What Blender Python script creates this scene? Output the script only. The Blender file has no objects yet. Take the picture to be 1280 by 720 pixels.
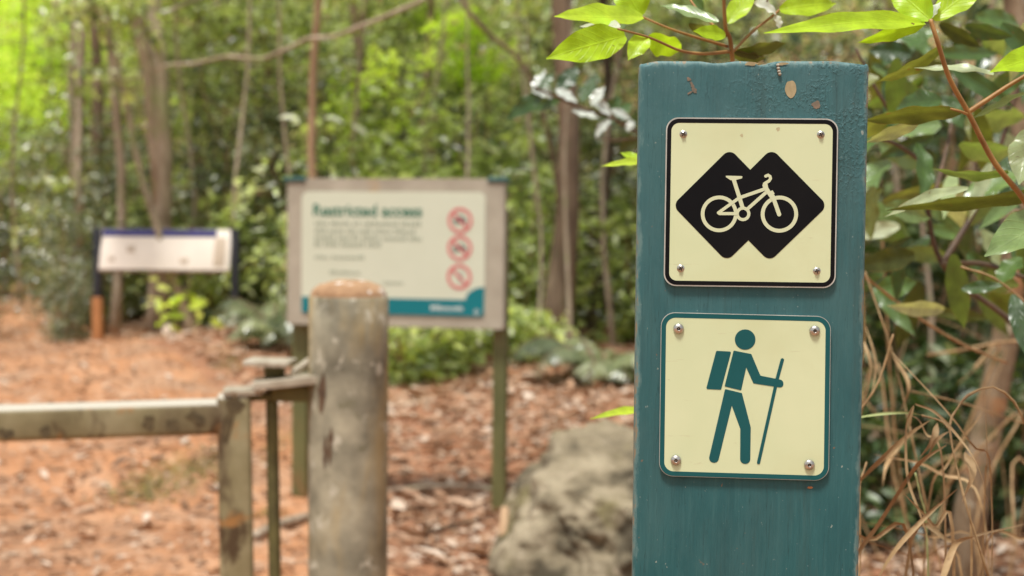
import bpy, math, random
import numpy as np
from mathutils import Vector, Matrix, Quaternion, noise as mnoise

random.seed(7)
rng = np.random.default_rng(11)
scene = bpy.context.scene
COL = scene.collection
PI = math.pi

# ------------------------------------------------------------------ camera
F_PX = 1778.0
CAM = Vector((0, 0, 1.1))
PITCH = math.radians(2.75)
ROLL = math.radians(0.5)
fwd = Vector((0, math.cos(PITCH), -math.sin(PITCH)))
r0 = Vector((1, 0, 0))
u0 = Vector((0, math.sin(PITCH), math.cos(PITCH)))
up = u0 * math.cos(ROLL) - r0 * math.sin(ROLL)
right = r0 * math.cos(ROLL) + u0 * math.sin(ROLL)


def ray(px, py):
    return fwd * F_PX + right * (px - 640) + up * (360 - py)


def at(px, py, Y):
    """real point that stands Y metres in front of the camera position"""
    d = ray(px, py)
    return CAM + d * (Y / d.y)


cam = bpy.data.cameras.new('camera')
cam.lens = 50.0
cam.sensor_width = 36.0
cam.clip_start = 0.05
cam.clip_end = 500
cam.dof.use_dof = True
cam.dof.focus_distance = 0.925
cam.dof.aperture_fstop = 50.0 / 5.8
cam.dof.aperture_blades = 0
camo = bpy.data.objects.new('camera', cam)
COL.objects.link(camo)
M3 = Matrix((right, up, -fwd)).transposed()
camo.matrix_world = Matrix.Translation(CAM) @ M3.to_4x4()
scene.camera = camo


# ------------------------------------------------------------------ node helpers
def new_mat(name):
    m = bpy.data.materials.new(name)
    m.use_nodes = True
    nt = m.node_tree
    nt.nodes.clear()
    return m, nt


def nd(nt, typ, **kw):
    n = nt.nodes.new(typ)
    for k, v in kw.items():
        if k.startswith('i_'):
            key = k[2:]
            key = int(key) if key.isdigit() else key.replace('_', ' ')
            n.inputs[key].default_value = v
        else:
            setattr(n, k, v)
    return n


def rgba(c):
    return (c[0], c[1], c[2], 1.0)


def ramp(nt, stops, interp='LINEAR'):
    n = nt.nodes.new('ShaderNodeValToRGB')
    cr = n.color_ramp
    cr.interpolation = interp
    while len(cr.elements) > 1:
        cr.elements.remove(cr.elements[0])
    cr.elements[0].position = stops[0][0]
    cr.elements[0].color = rgba(stops[0][1])
    for p, c in stops[1:]:
        e = cr.elements.new(p)
        e.color = rgba(c)
    return n


def mixc(nt, fac, a, b, mode='MIX'):
    n = nt.nodes.new('ShaderNodeMix')
    n.data_type = 'RGBA'
    n.blend_type = mode
    L = nt.links
    for inp, v in ((n.inputs[0], fac), (n.inputs[6], a), (n.inputs[7], b)):
        if hasattr(v, 'is_output'):
            L.new(v, inp)
        elif isinstance(v, (int, float)):
            inp.default_value = v
        else:
            inp.default_value = rgba(v)
    return n.outputs[2]


def noise_tex(nt, scale, detail=4, rough=0.55, coord=None, stretch=None, dist=0.0):
    n = nd(nt, 'ShaderNodeTexNoise')
    n.inputs['Scale'].default_value = scale
    n.inputs['Detail'].default_value = detail
    n.inputs['Roughness'].default_value = rough
    n.inputs['Distortion'].default_value = dist
    if coord is not None:
        src = coord
        if stretch:
            mp = nd(nt, 'ShaderNodeMapping')
            mp.inputs['Scale'].default_value = stretch
            nt.links.new(coord, mp.inputs['Vector'])
            src = mp.outputs[0]
        nt.links.new(src, n.inputs['Vector'])
    return n.outputs['Fac']


def finish(nt, bsdf_out):
    o = nd(nt, 'ShaderNodeOutputMaterial')
    nt.links.new(bsdf_out, o.inputs['Surface'])


def surf_mat(name, stops, scale=8, detail=5, rough=0.7, bump=0.3, bump_scale=None, bump_dist=0.005,
             stretch=None, coord='Object', over=None, metallic=0.0, spec=0.4):
    """noise-coloured surface: stops over a noise, optional list of overlay (scale, lo, hi, colour, stretch)"""
    m, nt = new_mat(name)
    tc = nd(nt, 'ShaderNodeTexCoord')
    c = tc.outputs[coord]
    f = noise_tex(nt, scale, detail, 0.6, c, stretch)
    r = ramp(nt, stops)
    nt.links.new(f, r.inputs[0])
    colr = r.outputs[0]
    for (sc, lo, hi, cc, st) in (over or []):
        g = noise_tex(nt, sc, 5, 0.6, c, st, 0.3)
        rr = ramp(nt, [(lo, (0, 0, 0)), (hi, (1, 1, 1))])
        nt.links.new(g, rr.inputs[0])
        colr = mixc(nt, rr.outputs[0], colr, cc)
    b = nd(nt, 'ShaderNodeBsdfPrincipled')
    nt.links.new(colr, b.inputs['Base Color'])
    b.inputs['Roughness'].default_value = rough
    b.inputs['Metallic'].default_value = metallic
    b.inputs['Specular IOR Level'].default_value = spec
    if bump:
        g = noise_tex(nt, bump_scale or scale * 3, 6, 0.65, c, stretch)
        bm = nd(nt, 'ShaderNodeBump')
        bm.inputs['Strength'].default_value = bump
        bm.inputs['Distance'].default_value = bump_dist
        nt.links.new(g, bm.inputs['Height'])
        nt.links.new(bm.outputs[0], b.inputs['Normal'])
    finish(nt, b.outputs[0])
    return m


def leaf_mat(name, stops, trans=0.4, tcol=None, rough=0.38, spec=0.5, veins=False):
    m, nt = new_mat(name)
    at_ = nd(nt, 'ShaderNodeAttribute', attribute_name='var')
    r = ramp(nt, stops)
    nt.links.new(at_.outputs['Fac'], r.inputs[0])
    tc = nd(nt, 'ShaderNodeTexCoord')
    f = noise_tex(nt, 60 if veins else 14, 4, 0.6, tc.outputs['Object'])
    rr = ramp(nt, [(0.3, (0.72, 0.72, 0.72)), (0.7, (1.12, 1.12, 1.12))])
    nt.links.new(f, rr.inputs[0])
    colr = mixc(nt, 1.0, r.outputs[0], rr.outputs[0], 'MULTIPLY')
    b = nd(nt, 'ShaderNodeBsdfPrincipled')
    b.inputs['Roughness'].default_value = rough
    b.inputs['Specular IOR Level'].default_value = spec
    if veins:
        uvn = nd(nt, 'ShaderNodeUVMap')
        sep = nd(nt, 'ShaderNodeSeparateXYZ')
        nt.links.new(uvn.outputs[0], sep.inputs[0])
        a = nd(nt, 'ShaderNodeMath', operation='SUBTRACT'); a.inputs[1].default_value = 0.5
        nt.links.new(sep.outputs[0], a.inputs[0])
        ab = nd(nt, 'ShaderNodeMath', operation='ABSOLUTE'); nt.links.new(a.outputs[0], ab.inputs[0])
        k = nd(nt, 'ShaderNodeMath', operation='MULTIPLY'); k.inputs[1].default_value = 0.55
        nt.links.new(ab.outputs[0], k.inputs[0])
        s = nd(nt, 'ShaderNodeMath', operation='SUBTRACT')
        nt.links.new(sep.outputs[1], s.inputs[0]); nt.links.new(k.outputs[0], s.inputs[1])
        q = nd(nt, 'ShaderNodeMath', operation='MULTIPLY'); q.inputs[1].default_value = 9.0
        nt.links.new(s.outputs[0], q.inputs[0])
        fr = nd(nt, 'ShaderNodeMath', operation='FRACT'); nt.links.new(q.outputs[0], fr.inputs[0])
        pk = ramp(nt, [(0.0, (1, 1, 1)), (0.09, (0, 0, 0)), (0.91, (0, 0, 0)), (1.0, (1, 1, 1))])
        nt.links.new(fr.outputs[0], pk.inputs[0])
        mid = ramp(nt, [(0.0, (1, 1, 1)), (0.035, (0, 0, 0))])
        nt.links.new(ab.outputs[0], mid.inputs[0])
        mx = mixc(nt, 1.0, pk.outputs[0], mid.outputs[0], 'LIGHTEN')
        vf = nd(nt, 'ShaderNodeMath', operation='MULTIPLY'); vf.inputs[1].default_value = 0.22
        nt.links.new(mx, vf.inputs[0])
        colr2 = mixc(nt, 1.0, colr, (1.5, 1.35, 1.6), 'MULTIPLY')
        colr = mixc(nt, vf.outputs[0], colr, colr2)
        bm = nd(nt, 'ShaderNodeBump'); bm.inputs['Strength'].default_value = 0.35
        bm.inputs['Distance'].default_value = 0.0012; bm.invert = True
        nt.links.new(mx, bm.inputs['Height'])
        nt.links.new(bm.outputs[0], b.inputs['Normal'])
        sp_ = noise_tex(nt, 85, 3, 0.6, tc.outputs['Object'], None, 0.4)
        spr = ramp(nt, [(0.69, (0, 0, 0)), (0.73, (1, 1, 1))]); nt.links.new(sp_, spr.inputs[0])
        colr = mixc(nt, spr.outputs[0], colr, (0.16, 0.10, 0.035))
        er = ramp(nt, [(0.455, (0, 0, 0)), (0.5, (1, 1, 1))]); nt.links.new(ab.outputs[0], er.inputs[0])
        en = noise_tex(nt, 40, 4, 0.7, tc.outputs['Object']); enr = ramp(nt, [(0.5, (0, 0, 0)), (0.62, (1, 1, 1))]); nt.links.new(en, enr.inputs[0])
        ef = mixc(nt, 1.0, er.outputs[0], enr.outputs[0], 'MULTIPLY')
        colr = mixc(nt, ef, colr, (0.27, 0.17, 0.05))
    nt.links.new(colr, b.inputs['Base Color'])
    t = nd(nt, 'ShaderNodeBsdfTranslucent')
    tcm = mixc(nt, 1.0, colr, tcol or (1.7, 1.5, 0.5), 'MULTIPLY')
    nt.links.new(tcm, t.inputs['Color'])
    ms = nd(nt, 'ShaderNodeMixShader'); ms.inputs[0].default_value = trans
    nt.links.new(b.outputs[0], ms.inputs[1]); nt.links.new(t.outputs[0], ms.inputs[2])
    finish(nt, ms.outputs[0])
    return m


# ------------------------------------------------------------------ materials
MAT = {}
MAT['bark_grey'] = surf_mat('bark_grey', [(0.3, (0.27, 0.20, 0.14)), (0.55, (0.47, 0.37, 0.27)), (0.75, (0.62, 0.53, 0.42))],
                            scale=5, rough=0.9, bump=0.8, bump_dist=0.02, stretch=(3, 3, 0.8),
                            over=[(2.5, 0.55, 0.68, (0.34, 0.36, 0.16), None)])
MAT['bark_brown'] = surf_mat('bark_brown', [(0.3, (0.14, 0.09, 0.06)), (0.6, (0.29, 0.20, 0.135)), (0.8, (0.43, 0.33, 0.23))],
                             scale=5, rough=0.9, bump=0.8, bump_dist=0.02, stretch=(3, 3, 0.7),
                             over=[(3, 0.58, 0.70, (0.13, 0.15, 0.06), None)])
MAT['bark_red'] = surf_mat('bark_red', [(0.3, (0.26, 0.15, 0.085)), (0.6, (0.45, 0.29, 0.17)), (0.8, (0.55, 0.42, 0.29))],
                           scale=5, rough=0.9, bump=0.6, bump_dist=0.015, stretch=(3, 3, 0.7))
MAT['bark_dark'] = surf_mat('bark_dark', [(0.3, (0.05, 0.034, 0.024)), (0.6, (0.13, 0.09, 0.06)), (0.8, (0.26, 0.20, 0.14))],
                            scale=5, rough=0.9, bump=0.8, bump_dist=0.02, stretch=(3, 3, 0.7))
MAT['bark_tan'] = surf_mat('bark_tan', [(0.3, (0.13, 0.08, 0.045)), (0.55, (0.27, 0.19, 0.115)), (0.75, (0.42, 0.33, 0.23))],
                           scale=9, rough=0.9, bump=0.8, bump_dist=0.01, stretch=(2, 2, 0.8),
                           over=[(6, 0.54, 0.62, (0.36, 0.18, 0.08), None), (7, 0.54, 0.64, (0.11, 0.11, 0.04), None), (12, 0.6, 0.66, (0.45, 0.38, 0.28), None)])
MAT['twig'] = surf_mat('twig', [(0.3, (0.22, 0.10, 0.03)), (0.7, (0.42, 0.22, 0.07))], scale=40, rough=0.5, bump=0.3,
                       bump_dist=0.0008, stretch=(1, 1, 1))
MAT['twig_dark'] = surf_mat('twig_dark', [(0.3, (0.05, 0.03, 0.02)), (0.7, (0.15, 0.09, 0.05))], scale=40, rough=0.6, bump=0.3,
                            bump_dist=0.0008)
MAT['dry'] = surf_mat('dry', [(0.25, (0.17, 0.09, 0.035)), (0.5, (0.36, 0.225, 0.105)), (0.8, (0.55, 0.40, 0.22))], scale=25,
                      rough=0.65, bump=0.4, bump_dist=0.001, stretch=(1, 1, 1),
                      over=[(60, 0.6, 0.72, (0.24, 0.13, 0.06), None)])
MAT['dry_green'] = surf_mat('dry_green', [(0.3, (0.22, 0.27, 0.07)), (0.7, (0.50, 0.52, 0.26))], scale=25, rough=0.5, bump=0.2,
                            bump_dist=0.001)
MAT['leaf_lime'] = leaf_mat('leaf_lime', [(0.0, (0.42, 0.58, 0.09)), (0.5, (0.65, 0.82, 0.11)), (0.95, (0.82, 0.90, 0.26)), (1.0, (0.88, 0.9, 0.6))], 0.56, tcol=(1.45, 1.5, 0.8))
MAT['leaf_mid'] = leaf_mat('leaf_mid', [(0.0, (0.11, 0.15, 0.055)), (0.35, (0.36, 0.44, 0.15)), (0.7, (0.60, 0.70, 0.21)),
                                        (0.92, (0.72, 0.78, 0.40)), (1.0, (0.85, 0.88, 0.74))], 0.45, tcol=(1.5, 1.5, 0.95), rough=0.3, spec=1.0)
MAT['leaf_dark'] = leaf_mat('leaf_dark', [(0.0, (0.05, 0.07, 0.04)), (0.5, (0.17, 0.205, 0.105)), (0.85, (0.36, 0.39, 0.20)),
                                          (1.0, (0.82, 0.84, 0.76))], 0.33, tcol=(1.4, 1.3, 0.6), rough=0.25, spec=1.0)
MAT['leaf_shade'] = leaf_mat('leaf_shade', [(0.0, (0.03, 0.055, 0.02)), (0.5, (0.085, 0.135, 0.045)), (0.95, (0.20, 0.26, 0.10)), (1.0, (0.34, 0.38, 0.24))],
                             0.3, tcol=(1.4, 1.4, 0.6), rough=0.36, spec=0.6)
MAT['leaf_haze'] = leaf_mat('leaf_haze', [(0.0, (0.10, 0.14, 0.055)), (0.4, (0.34, 0.43, 0.16)), (0.75, (0.62, 0.73, 0.30)),
                                          (1.0, (0.88, 0.9, 0.76))], 0.42, tcol=(1.45, 1.4, 0.9), rough=0.3, spec=1.0)  # pale grey greens paint the distance haze into the leaves
MAT['leaf_olive'] = leaf_mat('leaf_olive', [(0.0, (0.17, 0.17, 0.06)), (0.5, (0.34, 0.31, 0.11)), (1.0, (0.54, 0.46, 0.23))],
                             0.38, tcol=(1.25, 1.15, 0.6), rough=0.4)
MAT['near_lime'] = leaf_mat('near_lime', [(0.0, (0.34, 0.56, 0.02)), (0.5, (0.49, 0.79, 0.025)), (1.0, (0.62, 0.88, 0.08))], 0.5,
                            tcol=(1.15, 1.05, 0.6), rough=0.36, veins=True)
MAT['near_green'] = leaf_mat('near_green', [(0.0, (0.03, 0.07, 0.016)), (0.5, (0.11, 0.21, 0.045)), (1.0, (0.29, 0.41, 0.17))],
                             0.3, rough=0.3, spec=0.8, veins=True)
MAT['near_olive'] = leaf_mat('near_olive', [(0.0, (0.06, 0.082, 0.02)), (0.5, (0.125, 0.155, 0.038)), (1.0, (0.24, 0.28, 0.09))],
                             0.4, rough=0.4, veins=True)
MAT['near_pale'] = leaf_mat('near_pale', [(0.0, (0.33, 0.44, 0.20)), (0.5, (0.46, 0.54, 0.36)), (1.0, (0.70, 0.75, 0.68))],
                            0.3, rough=0.3, veins=True)
MAT['near_glint'] = leaf_mat('near_glint', [(0.0, (0.46, 0.53, 0.44)), (1.0, (0.64, 0.69, 0.62))], 0.25, tcol=(1, 1, 0.9), rough=0.22, spec=1.0)  # sky reflection on glossy leaves painted as a whitish base colour
MAT['litter'] = leaf_mat('litter', [(0.0, (0.12, 0.065, 0.035)), (0.25, (0.29, 0.155, 0.085)), (0.5, (0.44, 0.26, 0.155)),
                                    (0.75, (0.52, 0.36, 0.25)), (1.0, (0.66, 0.54, 0.43))], 0.12, tcol=(1.2, 1, 0.8), rough=0.6, spec=0.3)
MAT['ground'] = surf_mat('ground_soil', [(0.28, (0.22, 0.10, 0.05)), (0.5, (0.37, 0.17, 0.088)), (0.7, (0.46, 0.27, 0.165))],
                         scale=2.2, detail=9, rough=0.95, bump=0.9, bump_scale=14, bump_dist=0.03,
                         over=[(9, 0.54, 0.64, (0.27, 0.165, 0.10), None), (0.8, 0.62, 0.74, (0.20, 0.17, 0.06), None),
                               (30, 0.6, 0.7, (0.44, 0.30, 0.20), None)])
MAT['path'] = surf_mat('path_clay', [(0.30, (0.31, 0.135, 0.06)), (0.5, (0.46, 0.215, 0.10)), (0.68, (0.53, 0.305, 0.18))],
                       scale=3.2, detail=9, rough=0.95, bump=0.8, bump_scale=12, bump_dist=0.03,
                       over=[(1.3, 0.50, 0.68, (0.33, 0.20, 0.125), None), (0.55, 0.52, 0.62, (0.30, 0.155, 0.085), None), (11, 0.58, 0.66, (0.27, 0.125, 0.065), None), (26, 0.60, 0.68, (0.56, 0.40, 0.29), None)])
MAT['hill'] = surf_mat('hill_soil', [(0.3, (0.03, 0.035, 0.012)), (0.7, (0.09, 0.08, 0.035))], scale=0.8, rough=1.0, bump=0.0)
MAT['steel'] = surf_mat('weathered_steel', [(0.3, (0.13, 0.10, 0.045)), (0.5, (0.235, 0.195, 0.10)), (0.72, (0.34, 0.29, 0.17))],
                        scale=7, detail=7, rough=0.62, bump=0.3, bump_dist=0.002,
                        over=[(3.2, 0.54, 0.66, (0.13, 0.095, 0.05), (1.6, 1, 0.7)), (10, 0.55, 0.63, (0.075, 0.045, 0.02), (1.3, 1, 0.6)), (11, 0.60, 0.68, (0.33, 0.16, 0.05), None)])
MAT['galv'] = surf_mat('galvanised_pipe', [(0.34, (0.12, 0.108, 0.075)), (0.5, (0.255, 0.232, 0.165)), (0.66, (0.41, 0.37, 0.265))],
                       scale=9, detail=8, rough=0.7, bump=0.35, bump_dist=0.002,
                       over=[(5, 0.46, 0.66, (0.40, 0.285, 0.115), (1.4, 1.4, 0.35)), (9, 0.62, 0.70, (0.10, 0.075, 0.045), (1, 1, 0.5)), (26, 0.60, 0.68, (0.50, 0.46, 0.36), None), (17, 0.60, 0.7, (0.16, 0.145, 0.085), None)])
def lit_top(m, colour, lo=0.35, hi=0.8, amount=1.0):
    """light from above painted as a paler base colour on whatever faces up"""
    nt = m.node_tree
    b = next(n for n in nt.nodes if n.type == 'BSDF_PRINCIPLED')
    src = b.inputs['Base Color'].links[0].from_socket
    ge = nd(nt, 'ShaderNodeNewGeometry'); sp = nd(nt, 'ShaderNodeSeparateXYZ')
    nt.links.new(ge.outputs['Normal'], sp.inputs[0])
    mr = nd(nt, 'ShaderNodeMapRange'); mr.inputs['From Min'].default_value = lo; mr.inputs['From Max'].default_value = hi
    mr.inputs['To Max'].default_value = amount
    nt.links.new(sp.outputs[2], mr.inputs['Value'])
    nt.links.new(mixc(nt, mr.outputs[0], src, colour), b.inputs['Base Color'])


lit_top(MAT['steel'], (0.50, 0.455, 0.375))  # sky reflection along the rail top painted into the steel colour
MAT['stain'] = surf_mat('rust_stain', [(0.3, (0.06, 0.042, 0.02)), (0.7, (0.13, 0.095, 0.045))], scale=40, rough=0.8, bump=0.2, bump_dist=0.001)
MAT['rod'] = surf_mat('mossy_rod', [(0.3, (0.06, 0.05, 0.02)), (0.6, (0.15, 0.13, 0.045)), (0.8, (0.24, 0.20, 0.09))], scale=12,
                      rough=0.75, bump=0.3, bump_dist=0.002)
MAT['plate'] = surf_mat('hinge_steel', [(0.3, (0.25, 0.20, 0.14)), (0.5, (0.40, 0.345, 0.26)), (0.7, (0.52, 0.47, 0.385))], scale=18,
                        rough=0.55, bump=0.3, bump_dist=0.002, over=[(22, 0.62, 0.7, (0.2, 0.12, 0.06), None)])
MAT['concrete'] = surf_mat('concrete_fill', [(0.3, (0.24, 0.13, 0.065)), (0.55, (0.40, 0.24, 0.13)), (0.75, (0.50, 0.35, 0.22))],
                           scale=22, rough=0.9, bump=0.6, bump_dist=0.004,
                           over=[(34, 0.60, 0.66, (0.74, 0.70, 0.64), None), (40, 0.64, 0.7, (0.14, 0.09, 0.05), None)])
MAT['rock'] = surf_mat('boulder_stone', [(0.40, (0.07, 0.056, 0.034)), (0.5, (0.205, 0.165, 0.105)), (0.60, (0.36, 0.30, 0.205))],
                       scale=5, detail=9, rough=0.92, bump=0.9, bump_scale=16, bump_dist=0.02,
                       over=[(4, 0.52, 0.66, (0.12, 0.10, 0.03), None), (16, 0.62, 0.7, (0.44, 0.36, 0.26), None),
                             (9, 0.64, 0.72, (0.08, 0.06, 0.03), None)])
lit_top(MAT['rock'], (0.29, 0.23, 0.145), 0.6, 1.0, 0.5)  # top light on the boulder painted into its stone colour
MAT['board_frame'] = surf_mat('board_frame', [(0.3, (0.33, 0.285, 0.22)), (0.6, (0.42, 0.37, 0.29)), (0.8, (0.49, 0.435, 0.35))],
                              scale=6, rough=0.7, bump=0.1, over=[(5, 0.6, 0.72, (0.46, 0.31, 0.16), None)])
MAT['panel'] = surf_mat('sign_panel', [(0.3, (0.59, 0.605, 0.47)), (0.7, (0.63, 0.645, 0.51))], scale=4, rough=0.5, bump=0.0)
MAT['teal_band'] = surf_mat('teal_band', [(0.3, (0.0, 0.15, 0.18)), (0.7, (0.0, 0.18, 0.21))], scale=4, rough=0.45, bump=0)
MAT['title_green'] = surf_mat('title_green', [(0.3, (0.045, 0.17, 0.11)), (0.7, (0.055, 0.19, 0.125))], scale=4, rough=0.5, bump=0)
MAT['text_grey'] = surf_mat('text_grey', [(0.3, (0.30, 0.34, 0.25)), (0.7, (0.34, 0.37, 0.28))], scale=4, rough=0.5, bump=0)
MAT['text_white'] = surf_mat('text_white', [(0.3, (0.62, 0.66, 0.62)), (0.7, (0.7, 0.72, 0.68))], scale=4, rough=0.5, bump=0)
MAT['red_ring'] = surf_mat('red_ring', [(0.3, (0.60, 0.15, 0.15)), (0.7, (0.64, 0.18, 0.18))], scale=4, rough=0.5, bump=0)
MAT['icon_dark'] = surf_mat('icon_dark', [(0.3, (0.05, 0.08, 0.085)), (0.7, (0.07, 0.10, 0.105))], scale=4, rough=0.5, bump=0)
MAT['icon_grey'] = surf_mat('icon_grey', [(0.3, (0.36, 0.36, 0.32)), (0.7, (0.42, 0.42, 0.38))], scale=4, rough=0.5, bump=0)
MAT['green_post'] = surf_mat('green_steel_post', [(0.35, (0.10, 0.10, 0.035)), (0.55, (0.15, 0.145, 0.055)), (0.75, (0.22, 0.17, 0.07))],
                             scale=3, rough=0.6, bump=0.15, stretch=(1, 1, 0.4), over=[(2.5, 0.55, 0.65, (0.23, 0.13, 0.055), None)])
MAT['teal_clamp'] = surf_mat('teal_clamp', [(0.3, (0.03, 0.09, 0.085)), (0.7, (0.05, 0.13, 0.12))], scale=6, rough=0.6, bump=0.1)
MAT['map_face'] = surf_mat('map_face', [(0.3, (0.80, 0.70, 0.61)), (0.7, (0.88, 0.79, 0.70))], scale=3, rough=0.5, bump=0,
                           over=[(6, 0.66, 0.74, (0.40, 0.30, 0.2), None)])
MAT['navy'] = surf_mat('navy_band', [(0.3, (0.035, 0.03, 0.14)), (0.7, (0.06, 0.055, 0.22))], scale=5, rough=0.4, bump=0)
MAT['dark_post'] = surf_mat('dark_post', [(0.3, (0.018, 0.02, 0.028)), (0.7, (0.04, 0.042, 0.05))], scale=5, rough=0.55, bump=0.1)
MAT['orange_post'] = surf_mat('orange_foot', [(0.3, (0.33, 0.13, 0.045)), (0.7, (0.46, 0.20, 0.075))], scale=5, rough=0.8, bump=0.2)  # orange tone for the lower end of the map board posts
MAT['map_ink'] = surf_mat('map_ink', [(0.3, (0.48, 0.37, 0.28)), (0.7, (0.56, 0.45, 0.35))], scale=5, rough=0.5, bump=0)
MAT['cream'] = surf_mat('cream_reflective', [(0.3, (0.60, 0.655, 0.395)), (0.7, (0.66, 0.70, 0.435))], scale=14, detail=3, rough=0.42,
                        bump=0.03, bump_scale=300, bump_dist=0.0002,
                        over=[(120, 0.73, 0.79, (0.40, 0.38, 0.21), None), (9, 0.50, 0.80, (0.58, 0.59, 0.335), None), (40, 0.66, 0.74, (0.56, 0.56, 0.33), (1, 6, 1)), (30, 0.70, 0.78, (0.52, 0.50, 0.29), (0.4, 3, 1))])
MAT['cream_ink'] = surf_mat('cream_ink', [(0.3, (0.60, 0.63, 0.41)), (0.7, (0.63, 0.66, 0.43))], scale=20, rough=0.42, bump=0)
MAT['black_ink'] = surf_mat('black_ink', [(0.35, (0.004, 0.004, 0.005)), (0.75, (0.008, 0.0075, 0.0075))], scale=16, rough=0.5, bump=0.04,
                            bump_scale=60, bump_dist=0.0003, spec=0.14)
MAT['teal_ink'] = surf_mat('teal_ink', [(0.3, (0.001, 0.080, 0.085)), (0.7, (0.003, 0.09, 0.096))], scale=16, rough=0.45, bump=0.03,
                           bump_scale=200, bump_dist=0.0002)
MAT['alu_edge'] = surf_mat('aluminium_edge', [(0.3, (0.45, 0.43, 0.38)), (0.7, (0.62, 0.60, 0.54))], scale=60, rough=0.45, bump=0.1,
                           bump_dist=0.0003, metallic=0.3)
MAT['screw'] = surf_mat('screw_steel', [(0.3, (0.36, 0.33, 0.29)), (0.7, (0.62, 0.59, 0.54))], scale=400, rough=0.33, bump=0.1,
                        bump_dist=0.0001, metallic=0.85)
MAT['screw_dark'] = surf_mat('screw_recess', [(0.3, (0.02, 0.014, 0.010)), (0.7, (0.08, 0.05, 0.03))], scale=500, rough=0.7, bump=0)
MAT['bare_wood'] = surf_mat('bare_wood', [(0.3, (0.30, 0.235, 0.125)), (0.7, (0.46, 0.37, 0.215))], scale=160, rough=0.85, bump=0.4,
                            bump_dist=0.0006, stretch=(1, 0.3, 1))
MAT['rust_mark'] = surf_mat('rust_mark', [(0.3, (0.12, 0.11, 0.085)), (0.7, (0.25, 0.175, 0.12))], scale=200, rough=0.85, bump=0.2,
                            bump_dist=0.0003)
MAT['egg'] = surf_mat('egg_shell', [(0.3, (0.26, 0.23, 0.17)), (0.7, (0.50, 0.46, 0.38))], scale=600, rough=0.6, bump=0.2, bump_dist=0.0002)
MAT['dent'] = surf_mat('dent_mark', [(0.3, (0.44, 0.39, 0.22)), (0.7, (0.55, 0.49, 0.29))], scale=300, rough=0.6, bump=0.3, bump_dist=0.0003)


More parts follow.
